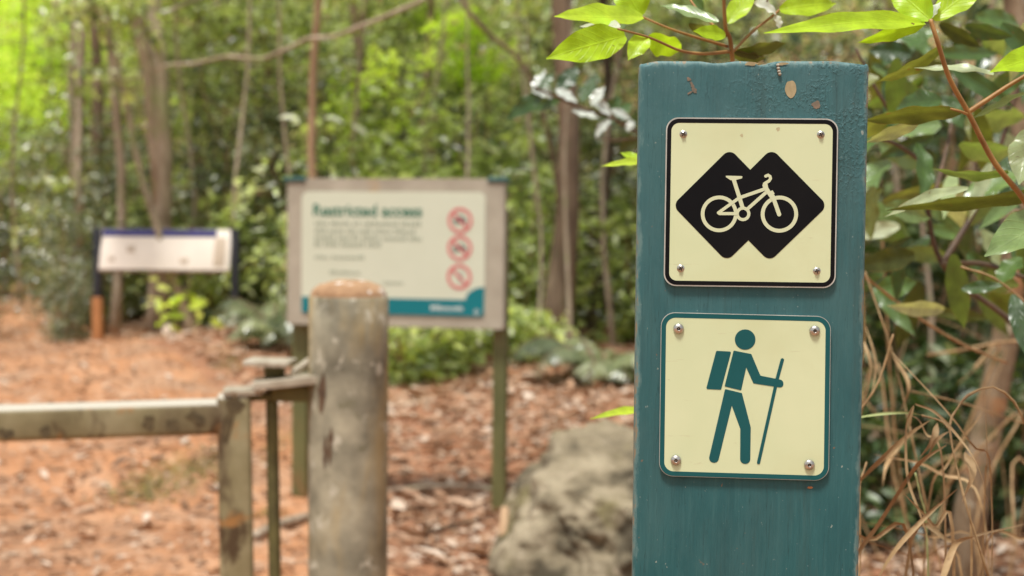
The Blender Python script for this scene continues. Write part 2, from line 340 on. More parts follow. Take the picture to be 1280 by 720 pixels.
def paint_mat():
    m, nt = new_mat('teal_paint')
    tc = nd(nt, 'ShaderNodeTexCoord')
    c = tc.outputs['Object']
    f = noise_tex(nt, 14, 6, 0.6, c, (3, 0.7, 1))
    r = ramp(nt, [(0.3, (0.009, 0.072, 0.078)), (0.5, (0.015, 0.092, 0.098)), (0.75, (0.026, 0.118, 0.122))])
    nt.links.new(f, r.inputs[0])
    col = r.outputs[0]
    # pale vertical brush streaks
    g = noise_tex(nt, 60, 4, 0.65, c, (6, 0.28, 1))
    g2 = ramp(nt, [(0.52, (0, 0, 0)), (0.8, (0.55, 0.55, 0.55))])
    nt.links.new(g, g2.inputs[0])
    col = mixc(nt, g2.outputs[0], col, (0.05, 0.15, 0.15))
    # sky reflection on the upper post, painted in as a paler teal
    sep = nd(nt, 'ShaderNodeSeparateXYZ'); nt.links.new(c, sep.inputs[0])
    hr = nd(nt, 'ShaderNodeMapRange'); hr.inputs['From Min'].default_value = 0.85; hr.inputs['From Max'].default_value = 1.2
    nt.links.new(sep.outputs[1], hr.inputs['Value'])
    nz = noise_tex(nt, 30, 6, 0.7, c)
    mu = nd(nt, 'ShaderNodeMath', operation='MULTIPLY'); nt.links.new(hr.outputs[0], mu.inputs[0]); nt.links.new(nz, mu.inputs[1])
    col = mixc(nt, mu.outputs[0], col, (0.075, 0.165, 0.175))
    # specks and chips
    for sc, lo, hi, cc, st in ((260, 0.71, 0.74, (0.26, 0.30, 0.26), (1.0, 0.7, 1)), (120, 0.715, 0.74, (0.19, 0.12, 0.07), None),
                               (420, 0.70, 0.76, (0.20, 0.27, 0.26), None)):
        n = noise_tex(nt, sc, 3, 0.5, c, st, 0.15)
        rr = ramp(nt, [(lo, (0, 0, 0)), (hi, (1, 1, 1))])
        nt.links.new(n, rr.inputs[0])
        col = mixc(nt, rr.outputs[0], col, cc)
    # faded patches and hairline drying cracks along the grain
    fp = noise_tex(nt, 9, 5, 0.7, c, (1.6, 0.6, 1), 0.3)
    fpr = ramp(nt, [(0.46, (0, 0, 0)), (0.72, (0.6, 0.6, 0.6))]); nt.links.new(fp, fpr.inputs[0])
    col = mixc(nt, fpr.outputs[0], col, (0.055, 0.125, 0.125))
    ck = noise_tex(nt, 48, 3, 0.55, c, (4.0, 0.12, 1), 0.1)
    ckr = ramp(nt, [(0.495, (0, 0, 0)), (0.5, (0.55, 0.55, 0.55)), (0.505, (0, 0, 0))]); nt.links.new(ck, ckr.inputs[0])
    col = mixc(nt, ckr.outputs[0], col, (0.012, 0.040, 0.042))
    # worn edges: pale scuffing along both arrises and the top
    dx = nd(nt, 'ShaderNodeMath', operation='SUBTRACT'); dx.inputs[1].default_value = (PX0 + PX1) / 2
    nt.links.new(sep.outputs[0], dx.inputs[0])
    da = nd(nt, 'ShaderNodeMath', operation='ABSOLUTE'); nt.links.new(dx.outputs[0], da.inputs[0])
    e1 = nd(nt, 'ShaderNodeMapRange'); e1.inputs['From Min'].default_value = (PX1 - PX0) / 2 - 0.007; e1.inputs['From Max'].default_value = (PX1 - PX0) / 2 - 0.001
    nt.links.new(da.outputs[0], e1.inputs['Value'])
    e2 = nd(nt, 'ShaderNodeMapRange'); e2.inputs['From Min'].default_value = PTOP - 0.008; e2.inputs['From Max'].default_value = PTOP - 0.001
    nt.links.new(sep.outputs[1], e2.inputs['Value'])
    em = nd(nt, 'ShaderNodeMath', operation='MAXIMUM'); nt.links.new(e1.outputs[0], em.inputs[0]); nt.links.new(e2.outputs[0], em.inputs[1])
    wn = noise_tex(nt, 75, 6, 0.75, c, (1.5, 0.5, 1))
    wa = nd(nt, 'ShaderNodeMath', operation='MULTIPLY_ADD'); wa.inputs[1].default_value = 0.42
    nt.links.new(em.outputs[0], wa.inputs[0]); nt.links.new(wn, wa.inputs[2])
    wr = ramp(nt, [(0.78, (0, 0, 0)), (0.92, (0.8, 0.8, 0.8))]); nt.links.new(wa.outputs[0], wr.inputs[0])
    col = mixc(nt, wr.outputs[0], col, (0.13, 0.22, 0.21))
    wr2 = ramp(nt, [(0.95, (0, 0, 0)), (1.0, (0.9, 0.9, 0.9))]); nt.links.new(wa.outputs[0], wr2.inputs[0])
    col = mixc(nt, wr2.outputs[0], col, (0.25, 0.19, 0.12))
    # faint grime runs
    gr = noise_tex(nt, 22, 5, 0.65, c, (3.5, 0.22, 1), 0.2)
    grr = ramp(nt, [(0.54, (0, 0, 0)), (0.75, (0.55, 0.55, 0.55))]); nt.links.new(gr, grr.inputs[0])
    col = mixc(nt, grr.outputs[0], col, (0.035, 0.062, 0.055))
    b = nd(nt, 'ShaderNodeBsdfPrincipled')
    nt.links.new(col, b.inputs['Base Color'])
    rg = noise_tex(nt, 40, 4, 0.6, c)
    rgr = nd(nt, 'ShaderNodeMapRange'); rgr.inputs['To Min'].default_value = 0.42; rgr.inputs['To Max'].default_value = 0.72
    nt.links.new(rg, rgr.inputs['Value']); nt.links.new(rgr.outputs[0], b.inputs['Roughness'])
    b.inputs['Specular IOR Level'].default_value = 0.4
    # bump: brush strokes + blistered paint near the top right
    bl = noise_tex(nt, 360, 4, 0.6, c, (1.2, 0.8, 1), 0.2)
    blr = ramp(nt, [(0.48, (0, 0, 0)), (0.72, (1, 1, 1))]); nt.links.new(bl, blr.inputs[0])
    hr2 = nd(nt, 'ShaderNodeMapRange'); hr2.inputs['From Min'].default_value = 1.06; hr2.inputs['From Max'].default_value = 1.19
    nt.links.new(sep.outputs[1], hr2.inputs['Value'])
    hx = nd(nt, 'ShaderNodeMapRange'); hx.inputs['From Min'].default_value = (PX0 + PX1) / 2 - 0.045; hx.inputs['From Max'].default_value = PX1 - 0.01
    hx.inputs['To Min'].default_value = 0.10
    nt.links.new(sep.outputs[0], hx.inputs['Value'])
    pn = noise_tex(nt, 38, 3, 0.6, c); pnr = ramp(nt, [(0.38, (0, 0, 0)), (0.58, (1, 1, 1))]); nt.links.new(pn, pnr.inputs[0])
    m2a = nd(nt, 'ShaderNodeMath', operation='MULTIPLY'); nt.links.new(hr2.outputs[0], m2a.inputs[0]); nt.links.new(hx.outputs[0], m2a.inputs[1])
    m2b = nd(nt, 'ShaderNodeMath', operation='MULTIPLY'); nt.links.new(m2a.outputs[0], m2b.inputs[0]); nt.links.new(pnr.outputs[0], m2b.inputs[1])
    m2 = nd(nt, 'ShaderNodeMath', operation='MULTIPLY'); nt.links.new(blr.outputs[0], m2.inputs[0]); nt.links.new(m2b.outputs[0], m2.inputs[1])
    st_ = noise_tex(nt, 110, 5, 0.6, c, (5, 0.5, 1))
    m3 = nd(nt, 'ShaderNodeMath', operation='MULTIPLY_ADD'); m3.inputs[1].default_value = 0.7
    nt.links.new(st_, m3.inputs[0]); nt.links.new(m2.outputs[0], m3.inputs[2])
    bm = nd(nt, 'ShaderNodeBump'); bm.inputs['Strength'].default_value = 0.8; bm.inputs['Distance'].default_value = 0.0008
    nt.links.new(m3.outputs[0], bm.inputs['Height']); nt.links.new(bm.outputs[0], b.inputs['Normal'])
    finish(nt, b.outputs[0])
    return m




# ------------------------------------------------------------------ object helpers
def tag(o, label=None, cat=None, group=None, kind=None):
    if label: o['label'] = label
    if cat: o['category'] = cat
    if group: o['group'] = group
    if kind: o['kind'] = kind
    return o


def empty(name, loc=(0, 0, 0), rot=None):
    o = bpy.data.objects.new(name, None)
    o.empty_display_size = 0.1
    o.location = loc
    if rot is not None:
        o.rotation_euler = rot
    COL.objects.link(o)
    return o


class MB:
    """collects faces for ONE mesh"""
    def __init__(self):
        self.v = []; self.f = []; self.mi = []

    def add(self, vs, fs, mi=0):
        b = len(self.v)
        self.v += [tuple(p) for p in vs]
        for f in fs:
            self.f.append(tuple(i + b for i in f)); self.mi.append(mi)

    def box(self, c, s, rot=None, mi=0):
        x, y, z = s[0] / 2, s[1] / 2, s[2] / 2
        vs = [Vector((a * x, b * y, d * z)) for a in (-1, 1) for b in (-1, 1) for d in (-1, 1)]
        if rot is not None:
            vs = [rot @ p for p in vs]
        vs = [p + Vector(c) for p in vs]
        self.add(vs, [(0, 1, 3, 2), (4, 6, 7, 5), (0, 4, 5, 1), (2, 3, 7, 6), (0, 2, 6, 4), (1, 5, 7, 3)], mi)

    def tube(self, pts, radii, n=10, caps=True, mi=0, wob=0.0, seed=0):
        pts = [Vector(p) for p in pts]
        k = len(pts)
        vs = []; fs = []
        ref = Vector((0.3, 0.9, 0.1))
        for i, p in enumerate(pts):
            t = (pts[min(i + 1, k - 1)] - pts[max(i - 1, 0)]).normalized()
            a = ref - t * ref.dot(t)
            if a.length < 1e-4:
                a = Vector((1, 0, 0)) - t * t.x
            a.normalize(); ref = a
            b = t.cross(a)
            for j in range(n):
                an = 2 * PI * j / n
                rr = radii[i]
                if wob:
                    rr *= 1 + wob * mnoise.noise(Vector((math.cos(an) * 1.3 + seed, math.sin(an) * 1.3, i * 0.45)))
                vs.append(p + (a * math.cos(an) + b * math.sin(an)) * rr)
        for i in range(k - 1):
            for j in range(n):
                j2 = (j + 1) % n
                fs.append((i * n + j, i * n + j2, (i + 1) * n + j2, (i + 1) * n + j))
        if caps:
            fs.append(tuple(range(n - 1, -1, -1)))
            fs.append(tuple(range((k - 1) * n, k * n)))
        self.add(vs, fs, mi)

    def build(self, name, mats, parent=None, smooth=False, bevel=0.0, bseg=3, angle=None):
        me = bpy.data.meshes.new(name)
        me.from_pydata([tuple(p) for p in self.v], [], self.f)
        mats = mats if isinstance(mats, (list, tuple)) else [mats]
        for m in mats: me.materials.append(m)
        if len(mats) > 1:
            me.polygons.foreach_set('material_index', self.mi)
        if smooth:
            me.polygons.foreach_set('use_smooth', [True] * len(me.polygons))
        me.update()
        o = bpy.data.objects.new(name, me)
        COL.objects.link(o)
        if parent: o.parent = parent
        if bevel:
            md = o.modifiers.new('bevel', 'BEVEL'); md.width = bevel; md.segments = bseg
            md.limit_method = 'ANGLE'; md.angle_limit = math.radians(40)
            md.harden_normals = False
            me.polygons.foreach_set('use_smooth', [True] * len(me.polygons))
            if hasattr(me, 'set_sharp_from_angle'):
                pass
        return o


# -- leaf clouds ---------------------------------------------------
def leaf_template(width=0.42, fold=0.12, curl=0.12):
    """8-vertex folded leaf, length 1 along +X, normal +Z"""
    v = np.array([[0, 0, 0], [.3, -width * .46, fold * .5], [.3, 0, .02], [.3, width * .46, fold * .5],
                  [.68, -width * .38, fold * .4 - curl * .4], [.68, 0, -curl * .35], [.68, width * .38, fold * .4 - curl * .4],
                  [1.0, 0, -curl]], float)
    f = [(0, 2, 1), (0, 3, 2), (1, 2, 5, 4), (2, 3, 6, 5), (4, 5, 7), (5, 6, 7)]
    return v, f


TPL = leaf_template()
TPL_LONG = leaf_template(0.2, 0.06, 0.3)
TPL_LITTER = leaf_template(0.45, 0.25, -0.18)


def cloud_mesh(name, pos, axis, nrm, size, var, mat, tpl=TPL):
    pos = np.asarray(pos, float); axis = np.asarray(axis, float); nrm = np.asarray(nrm, float)
    size = np.asarray(size, float)
    axis /= np.linalg.norm(axis, axis=1, keepdims=True) + 1e-9
    nrm = nrm - axis * np.sum(axis * nrm, axis=1, keepdims=True)
    nrm /= np.linalg.norm(nrm, axis=1, keepdims=True) + 1e-9
    side = np.cross(nrm, axis)
    tv, tf = tpl
    n, k = len(pos), len(tv)
    P = (pos[:, None, :] + size[:, None, None] * (tv[None, :, 0:1] * axis[:, None, :] + tv[None, :, 1:2] * side[:, None, :]
                                                  + tv[None, :, 2:3] * nrm[:, None, :])).reshape(-1, 3)
    loops, starts, totals = [], [], []
    tl = np.concatenate([np.array(f) for f in tf])
    tt = np.array([len(f) for f in tf]); L = len(tl)
    loops = (tl[None, :] + (np.arange(n) * k)[:, None]).ravel()
    totals = np.tile(tt, n)
    starts = np.concatenate([[0], np.cumsum(totals)[:-1]])
    me = bpy.data.meshes.new(name)
    me.vertices.add(n * k); me.vertices.foreach_set('co', P.ravel().astype(np.float32))
    me.loops.add(len(loops)); me.loops.foreach_set('vertex_index', loops.astype(np.int32))
    me.polygons.add(len(totals))
    me.polygons.foreach_set('loop_start', starts.astype(np.int32))
    me.polygons.foreach_set('loop_total', totals.astype(np.int32))
    me.polygons.foreach_set('use_smooth', np.ones(len(totals), bool))
    me.update(calc_edges=True)
    a = me.attributes.new('var', 'FLOAT', 'POINT')
    a.data.foreach_set('value', np.repeat(np.asarray(var, float), k).astype(np.float32))
    me.materials.append(mat)
    return me


def clump_leaves(centers, radii, per, size, r, flat=0.75, tilt=0.55, droop=0.25):
    """leaves spread through clumps; returns arrays"""
    P, A, N, S, V = [], [], [], [], []
    for c, rad in zip(centers, radii):
        n = max(3, int(per * r.uniform(0.6, 1.4)))
        d = r.normal(size=(n, 3)); d /= np.linalg.norm(d, axis=1, keepdims=True)
        rr = rad * r.uniform(0.25, 1.0, size=(n, 1)) ** 0.6
        off = d * rr; off[:, 2] *= flat
        P.append(np.asarray(c) + off)
        ax = r.normal(size=(n, 3)) * 0.7 + d * 0.8; ax[:, 2] = ax[:, 2] * 0.5 - droop
        A.append(ax)
        N.append(np.array([0, 0, 1.0]) + r.normal(size=(n, 3)) * tilt)
        S.append(size * r.uniform(0.55, 1.35, n))
        base = r.uniform(0.1, 0.8)
        vv = np.clip(base + r.normal(size=n) * 0.2, 0, 0.95); vv[r.random(n) < 0.06] = 1.0  # a few leaves take the near-white end: glints painted as colour
        V.append(vv)
    return [np.concatenate(q) for q in (P, A, N, S, V)]


def obj_from(name, me, parent=None):
    o = bpy.data.objects.new(name, me)
    COL.objects.link(o)
    if parent: o.parent = parent
    return o


def dup(root, loc, rz=0.0, s=1.0, label=None, group=None, tilt=(0, 0)):
    r = root.copy(); COL.objects.link(r)
    r.location = loc; r.rotation_euler = (tilt[0], tilt[1], rz); r.scale = (s, s, s)
    if label: r['label'] = label
    if group: r['group'] = group
    for ch in list(root.children):
        c = ch.copy(); COL.objects.link(c); c.parent = r
        for g in list(ch.children):
            d = g.copy(); COL.objects.link(d); d.parent = c
    return r


# ------------------------------------------------------------------ terrain
def smooth(a, b, x):
    t = min(1, max(0, (x - a) / (b - a)))
    return t * t * (3 - 2 * t)


PATH = [(-0.9, -2.0, 2.2), (-1.0, 1.5, 2.4), (-1.35, 4.0, 2.6), (-2.1, 7.0, 2.6), (-3.35, 10.0, 2.1), (-4.4, 13.0, 1.5), (-5.8, 16.8, 1.1),
        (-7.0, 20.5, 0.9), (-8.9, 25.0, 1.4), (-11.5, 31.0, 1.4)]


def path_at(y):
    for (x0, y0, w0), (x1, y1, w1) in zip(PATH, PATH[1:]):
        if y0 <= y <= y1:
            t = (y - y0) / (y1 - y0)
            return x0 + (x1 - x0) * t, w0 + (w1 - w0) * t
    return (PATH[0][0], PATH[0][2]) if y < PATH[0][1] else (PATH[-1][0], PATH[-1][2])


def gz(x, y):
    h = 0.09 * mnoise.noise(Vector((x * 0.35 + 3.1, y * 0.35, 0))) + 0.035 * mnoise.noise(Vector((x * 1.1, y * 1.1, 5)))
    h += 0.012 * mnoise.noise(Vector((x * 3.3, y * 3.3, 9)))
    h *= smooth(1.5, 5.0, y) * 0.8 + 0.2
    # bank to the right of the track
    px, pw = path_at(y)
    h += 0.10 * smooth(pw * 0.5, pw * 0.5 + 2.5, x - px) * smooth(6, 10, y)
    h += 0.25 * smooth(pw * 0.5, pw * 0.5 + 3.5, px - x) * smooth(9, 14, y)
    # low mossy hump beside the track, left of the gate post
    h += 0.10 * math.exp(-(((x + 1.35) / 0.35) ** 2 + ((y - 6.4) / 1.3) ** 2))
    h -= 0.13 * math.exp(-((x + 0.6) / 1.3) ** 2 - ((y - 5.7) / 1.3) ** 2)
    h += 0.20 * math.exp(-((x + 2.3) / 1.2) ** 2 - ((y - 10.6) / 1.5) ** 2)
    # far slope that closes the view
    h += 13.0 * smooth(36, 66, y)
    return h


def grid_sheet(name, xs, ys, mat, zoff=0.0, kind='structure'):
    vs = [(x, y, gz(x, y) + zoff) for y in ys for x in xs]
    nx = len(xs)
    fs = [(j * nx + i, j * nx + i + 1, (j + 1) * nx + i + 1, (j + 1) * nx + i) for j in range(len(ys) - 1) for i in range(nx - 1)]
    mb = MB(); mb.add(vs, fs)
    o = mb.build(name, mat, smooth=True)
    tag(o, kind=kind)
    return o


def spaced(a, b, near, far, centre):
    out = [a]
    while out[-1] < b:
        d = abs(out[-1] - centre)
        out.append(min(b, out[-1] + near + (far - near) * min(1, d / 30.0) ** 1.3))
    return out


xs = spaced(-60, 60, 0.09, 4.0, 0.0)
ys = spaced(-8, 90, 0.09, 4.0, 5.0)
g = grid_sheet('ground', xs, ys, MAT['ground'])
tag(g, 'red clay forest floor strewn with dry leaves')

# clay path as its own sheet, a little above the ground
pv, pf = [], []
yy = []
y = -2.0
while y < 31:
    yy.append(y); y += 0.09 + 0.25 * smooth(10, 25, y)
NPX = 24
for y in yy:
    cx, w = path_at(y)
    for i in range(NPX + 1):
        t = i / NPX - 0.5
        edge = 0.16 * mnoise.noise(Vector((y * 0.9, 4.0 if t > 0 else 8.0, 0))) + 0.05 * mnoise.noise(Vector((y * 4, 14.0 if t > 0 else 18.0, 0)))
        x = cx + t * (w + 2 * edge)
        side = smooth(0.0, 0.10, 0.5 - abs(t))
        pv.append((x, y, gz(x, y) - 0.02 + 0.034 * side))
for j in range(len(yy) - 1):
    for i in range(NPX):
        a = j * (NPX + 1) + i
        pf.append((a, a + 1, a + NPX + 2, a + NPX + 1))
mb = MB(); mb.add(pv, pf)
tag(mb.build('path', MAT['path'], smooth=True), 'red clay walking track running into the forest', kind='structure')


# ------------------------------------------------------------------ fitted frames (a flat thing standing at its real place)
class Frame:
    def __init__(self, O, u, v):
        self.O = Vector(O); self.u = Vector(u).normalized()
        n = self.u.cross(Vector(v)).normalized()
        self.v = n.cross(self.u).normalized(); self.n = n

    def hit(self, px, py):
        d = ray(px, py)
        t = (self.O - CAM).dot(self.n) / d.dot(self.n)
        q = CAM + d * t - self.O
        return (q.dot(self.u), q.dot(self.v))

    def matrix(self):
        m = Matrix((self.u, self.v, self.n)).transposed().to_4x4()
        m.translation = self.O
        return m


def rounded_poly(pts, rads, seg=7):
    out = []
    n = len(pts)
    for i in range(n):
        p = Vector(pts[i]); a = Vector(pts[i - 1]); b = Vector(pts[(i + 1) % n])
        r = rads if isinstance(rads, (int, float)) else rads[i]
        if r <= 0:
            out.append(p); continue
        d1 = (a - p); d2 = (b - p)
        l1, l2 = d1.length, d2.length
        d1.normalize(); d2.normalize()
        ang = d1.angle(d2)
        t = min(r / math.tan(ang / 2), l1 * 0.499, l2 * 0.499)
        rr = t * math.tan(ang / 2)
        c = p + (d1 + d2).normalized() * (rr / math.sin(ang / 2))
        s = p + d1 * t - c; e = p + d2 * t - c
        a0 = math.atan2(s.y, s.x); a1 = math.atan2(e.y, e.x)
        da = (a1 - a0 + PI) % (2 * PI) - PI
        for k in range(seg + 1):
            an = a0 + da * k / seg
            out.append(c + Vector((math.cos(an), math.sin(an))) * rr)
    return out


def area(pts):
    return sum(pts[i - 1][0] * pts[i][1] - pts[i][0] * pts[i - 1][1] for i in range(len(pts))) / 2


def poly_face(mb, pts, z, mi=0, z0=None):
    """flat polygon at height z (triangulated), optional skirt down to z0"""
    from mathutils.geometry import tessellate_polygon
    pts = [Vector((p[0], p[1])) for p in pts]
    if area(pts) < 0: pts = pts[::-1]
    tris = tessellate_polygon([[Vector((p.x, p.y, 0)) for p in pts]])
    vs = [(p.x, p.y, z) for p in pts]
    fs = []
    for t in tris:
        a, b, c = (pts[i] for i in t)
        cr = (b - a).cross(c - a)
        fs.append(tuple(t) if cr > 0 else tuple(reversed(t)))
    mb.add(vs, fs, mi)
    if z0 is not None:
        n = len(pts)
        vs = [(p.x, p.y, z) for p in pts] + [(p.x, p.y, z0) for p in pts]
        mb.add(vs, [(i, i + n, (i + 1) % n + n, (i + 1) % n) for i in range(n)], mi)


def ring_face(mb, outer, inner, z, z0=None, mi=0):
    """closed band between two outlines with equal point count"""
    if area(outer) < 0: outer = outer[::-1]
    if area(inner) < 0: inner = inner[::-1]
    n = len(outer)
    vs = [(p[0], p[1], z) for p in outer] + [(p[0], p[1], z) for p in inner]
    mb.add(vs, [(i, (i + 1) % n, (i + 1) % n + n, i + n) for i in range(n)], mi)


def circle(c, r, n=48, sx=1.0):
    return [Vector((c[0] + r * sx * math.cos(2 * PI * k / n), c[1] + r * math.sin(2 * PI * k / n))) for k in range(n)]


def stroke(pts, w, cap=True, n=8, w1=None):
    """outline of a thick polyline with round ends"""
    pts = [Vector(p) for p in pts]
    L, R = [], []
    k = len(pts)
    for i, p in enumerate(pts):
        t = (pts[min(i + 1, k - 1)] - pts[max(i - 1, 0)]).normalized()
        q = Vector((-t.y, t.x))
        h = (w + ((w1 if w1 is not None else w) - w) * i / (k - 1)) / 2
        L.append(p + q * h); R.append(p - q * h)
    out = list(L)
    if cap:
        t = (pts[-1] - pts[-2]).normalized(); q = Vector((-t.y, t.x)); h = (w1 if w1 is not None else w) / 2
        out += [pts[-1] + (q * math.cos(a) + t * math.sin(a)) * h for a in [PI * j / n for j in range(1, n)]]
    out += R[::-1]
    if cap:
        t = (pts[0] - pts[1]).normalized(); q = Vector((-t.y, t.x)); h = w / 2
        out += [pts[0] + (q * math.cos(a) + t * math.sin(a)) * h for a in [PI * j / n for j in range(1, n)]]
    return out


# ------------------------------------------------------------------ the green marker post with its two signs
YAW = math.radians(4.5)
pu = Vector((math.cos(YAW), -math.sin(YAW), 0))
TILT = math.radians(0.32)
pv_ = Vector((math.sin(TILT), 0, math.cos(TILT)))
O0 = at(936, 400, 0.915)
base = O0 - pv_ * (O0.z / pv_.z)
PF = Frame(base, pu, pv_)
tl, tr, bl, br = PF.hit(800.5, 76), PF.hit(1088, 77), PF.hit(788.5, 720), PF.hit(1073, 720)
PX0 = (tl[0] + bl[0]) / 2; PX1 = (tr[0] + br[0]) / 2; PTOP = (tl[1] + tr[1]) / 2
print('POSTFIT', tl, tr, bl, br)

MAT['paint'] = paint_mat()
post = empty('marker_post')
post.matrix_world = PF.matrix()
tag(post, 'square topped teal painted wooden post carrying the bicycle and hiker signs', 'trail post')


def post_body():
    """timber with a worn, slightly chipped top edge; front face at z = 0"""
    mb = MB()
    D = 0.05; B = 0.0035
    cx = (PX0 + PX1) / 2; hw = (PX1 - PX0) / 2
    prof = []
    for (sx, sz) in ((-1, 0), (1, 0), (1, -1), (-1, -1)):
        ccx = cx + sx * (hw - B); ccz = -B if sz == 0 else -(D - B)
        a0 = {(-1, 0): 180, (1, 0): 90, (1, -1): 0, (-1, -1): -90}[(sx, sz)]
        # walk clockwise seen from above
        seq = [a0 - 90 * k / 4 for k in range(5)]
        for a in seq:
            prof.append((ccx + B * math.cos(math.radians(a)), ccz + B * math.sin(math.radians(a))))
    # subdivide the long edges
    full = []
    n = len(prof)
    for i in range(n):
        a, b = prof[i], prof[(i + 1) % n]
        L = math.hypot(b[0] - a[0], b[1] - a[1])
        k = max(1, int(L / 0.0018))
        for j in range(k):
            full.append((a[0] + (b[0] - a[0]) * j / k, a[1] + (b[1] - a[1]) * j / k))
    m = len(full)
    rows = [-0.25, 0.3, 0.6, 0.9, 1.1, PTOP - 0.006, PTOP - 0.003, PTOP - 0.0016, PTOP - 0.0006, PTOP]
    for ri, yv in enumerate(rows):
        for (x, z) in full:
            yy_ = yv; dx = dz = 0.0
            if ri >= 6:
                q = (ri - 5) / 4
                ins = 0.0018 * q ** 2.0
                dx = -ins if x > cx + hw - 0.006 else (ins if x < cx - hw + 0.006 else 0)
                dz = -ins * 0.8 if z > -0.006 else (ins if z < -D + 0.006 else 0)
                nz = mnoise.noise(Vector((x * 180, z * 180, 1.0))) * 0.0005 + mnoise.noise(Vector((x * 45, z * 40, 7.0))) * 0.0004
                ch = 0.0
                for (c0, w0, dep) in ((cx + 0.0065, 0.0055, 0.0030), (cx + 0.058, 0.004, 0.0018), (cx + 0.068, 0.005, 0.003), (cx - 0.069, 0.004, 0.0028), (cx - 0.022, 0.008, 0.0012)):
                    ch += dep * math.exp(-((x - c0) / w0) ** 4) * (1 if z > -0.02 else 0)
                yy_ = yv + (nz - ch) * (q ** 1.2)
            mb.v.append((x + dx, yy_, z + dz))
    for i in range(len(rows) - 1):
        for j in range(m):
            j2 = (j + 1) % m
            mb.f.append((i * m + j, (i + 1) * m + j, (i + 1) * m + j2, i * m + j2)); mb.mi.append(0)
    mb.f.append(tuple(range(len(rows) * m - m, len(rows) * m))[::-1]); mb.mi.append(0)
    mb.f.append(tuple(range(m))); mb.mi.append(0)
    return mb


pb = post_body()
po = pb.build('post_body', MAT['paint'], post, smooth=True)
import bmesh
bmx = bmesh.new(); bmx.from_mesh(po.data); bmesh.ops.recalc_face_normals(bmx, faces=bmx.faces); bmx.to_mesh(po.data); bmx.free()
po.data.set_sharp_from_angle(angle=math.radians(50))


def on_post(pts):
    return [PF.hit(*p) for p in pts]


def blob_outline(cx, cy, rx, ry, n=28, amp=0.18, seed=0, rot=0.0):
    out = []
    for k in range(n):
        a = 2 * PI * k / n
        r = 1 + amp * mnoise.noise(Vector((math.cos(a) * 1.7 + seed, math.sin(a) * 1.7, seed * 1.3))) * 2
        x, y_ = rx * r * math.cos(a), ry * r * math.sin(a)
        out.append((cx + x * math.cos(rot) - y_ * math.sin(rot), cy + x * math.sin(rot) + y_ * math.cos(rot)))
    return out


# places where the paint has come off
mb = MB(); poly_face(mb, on_post(blob_outline(988.5, 111.5, 7, 11, seed=2.2, amp=0.06)), 0.00025); mb.build('bare_patch', MAT['bare_wood'], post)
mb = MB()
for (cx_, cy_, rx, ry, sd, ro) in ((861, 99, 3.2, 2.0, 1, .7), (865, 106, 4.5, 1.8, 4, 1.1), (868, 112, 4.4, 2.6, 6, .9), (862, 116, 3.5, 1.3, 8, -.4)):
    poly_face(mb, on_post(blob_outline(cx_, cy_, rx, ry, seed=sd, rot=ro, amp=0.3)), 0.00025 + sd * 1e-5)
mb.build('scuff_mark', MAT['rust_mark'], post)
mb = MB(); poly_face(mb, on_post(blob_outline(1020, 131, 4.5, 5, seed=3.1, amp=0.25)), 0.00018); mb.build('scuff_mark', MAT['rust_mark'], post)
mb = MB(); poly_face(mb, on_post(blob_outline(938.5, 79.6, 8.5, 2.0, seed=5.1, amp=0.3)), 0.0003); mb.build('bare_patch', MAT['bare_wood'], post)
mb = MB(); poly_face(mb, on_post(blob_outline(980, 79.4, 7.5, 1.7, seed=9.1, amp=0.35)), 0.0003); mb.build('bare_patch', MAT['bare_wood'], post)
mb = MB(); poly_face(mb, on_post(blob_outline(1012.5, 609.5, 3.3, 1.5, seed=7.7, amp=0.2)), 0.00025); mb.build('scuff_mark', MAT['orange_post'], post)


def sign_plate(name, corners, rad, T, base_mat, parent):
    q = on_post(corners)
    mb = MB()
    out = rounded_poly(q, rad, 9)
    poly_face(mb, out, T, 0, 0.0002)
    return mb.build(name, base_mat, parent), q


def inset(q, d):
    """inset a (nearly rectangular) quad by d on every side"""
    n = len(q); out = []
    s = 1 if area(q) > 0 else -1
    for i in range(n):
        p = Vector(q[i]); a = Vector(q[i - 1]); b = Vector(q[(i + 1) % n])
        e1 = (p - a).normalized(); e2 = (b - p).normalized()
        n1 = Vector((-e1.y, e1.x)) * s; n2 = Vector((-e2.y, e2.x)) * s
        out.append(p + (n1 + n2) * (d / (1 + n1.dot(n2))))
    return out


def screw_pan(name, zx, zy, T, parent):
    """small cross-head screw with a pale worn ring round it"""
    c = PF.hit(zx, zy)
    mb = MB()
    r = 0.00165
    prof = [(r * 1.5, 0.00002), (r * 1.42, 0.00012), (r * 1.02, 0.0002), (r, 0.0007), (r * 0.8, 0.0011), (r * 0.42, 0.0013)]
    n = 20
    vs = []
    for (rr, z) in prof:
        vs += [(c[0] + rr * math.cos(2 * PI * k / n), c[1] + rr * math.sin(2 * PI * k / n), T + z) for k in range(n)]
    fs = [(i * n + k, i * n + (k + 1) % n, (i + 1) * n + (k + 1) % n, (i + 1) * n + k) for i in range(len(prof) - 1) for k in range(n)]
    fs.append(tuple(range((len(prof) - 1) * n, len(prof) * n)))
    mb.add(vs, fs, 0)
    a = random.uniform(0, PI)
    for k in range(2):
        d = Vector((math.cos(a + k * PI / 2), math.sin(a + k * PI / 2))) * r * 0.92
        poly_face(mb, stroke([Vector(c) - d, Vector(c) + d], r * 0.62, False), T + 0.00136 + 0.00003 * k, 1)
    return mb.build(name, [MAT['screw'], MAT['screw_dark']], parent, smooth=True)


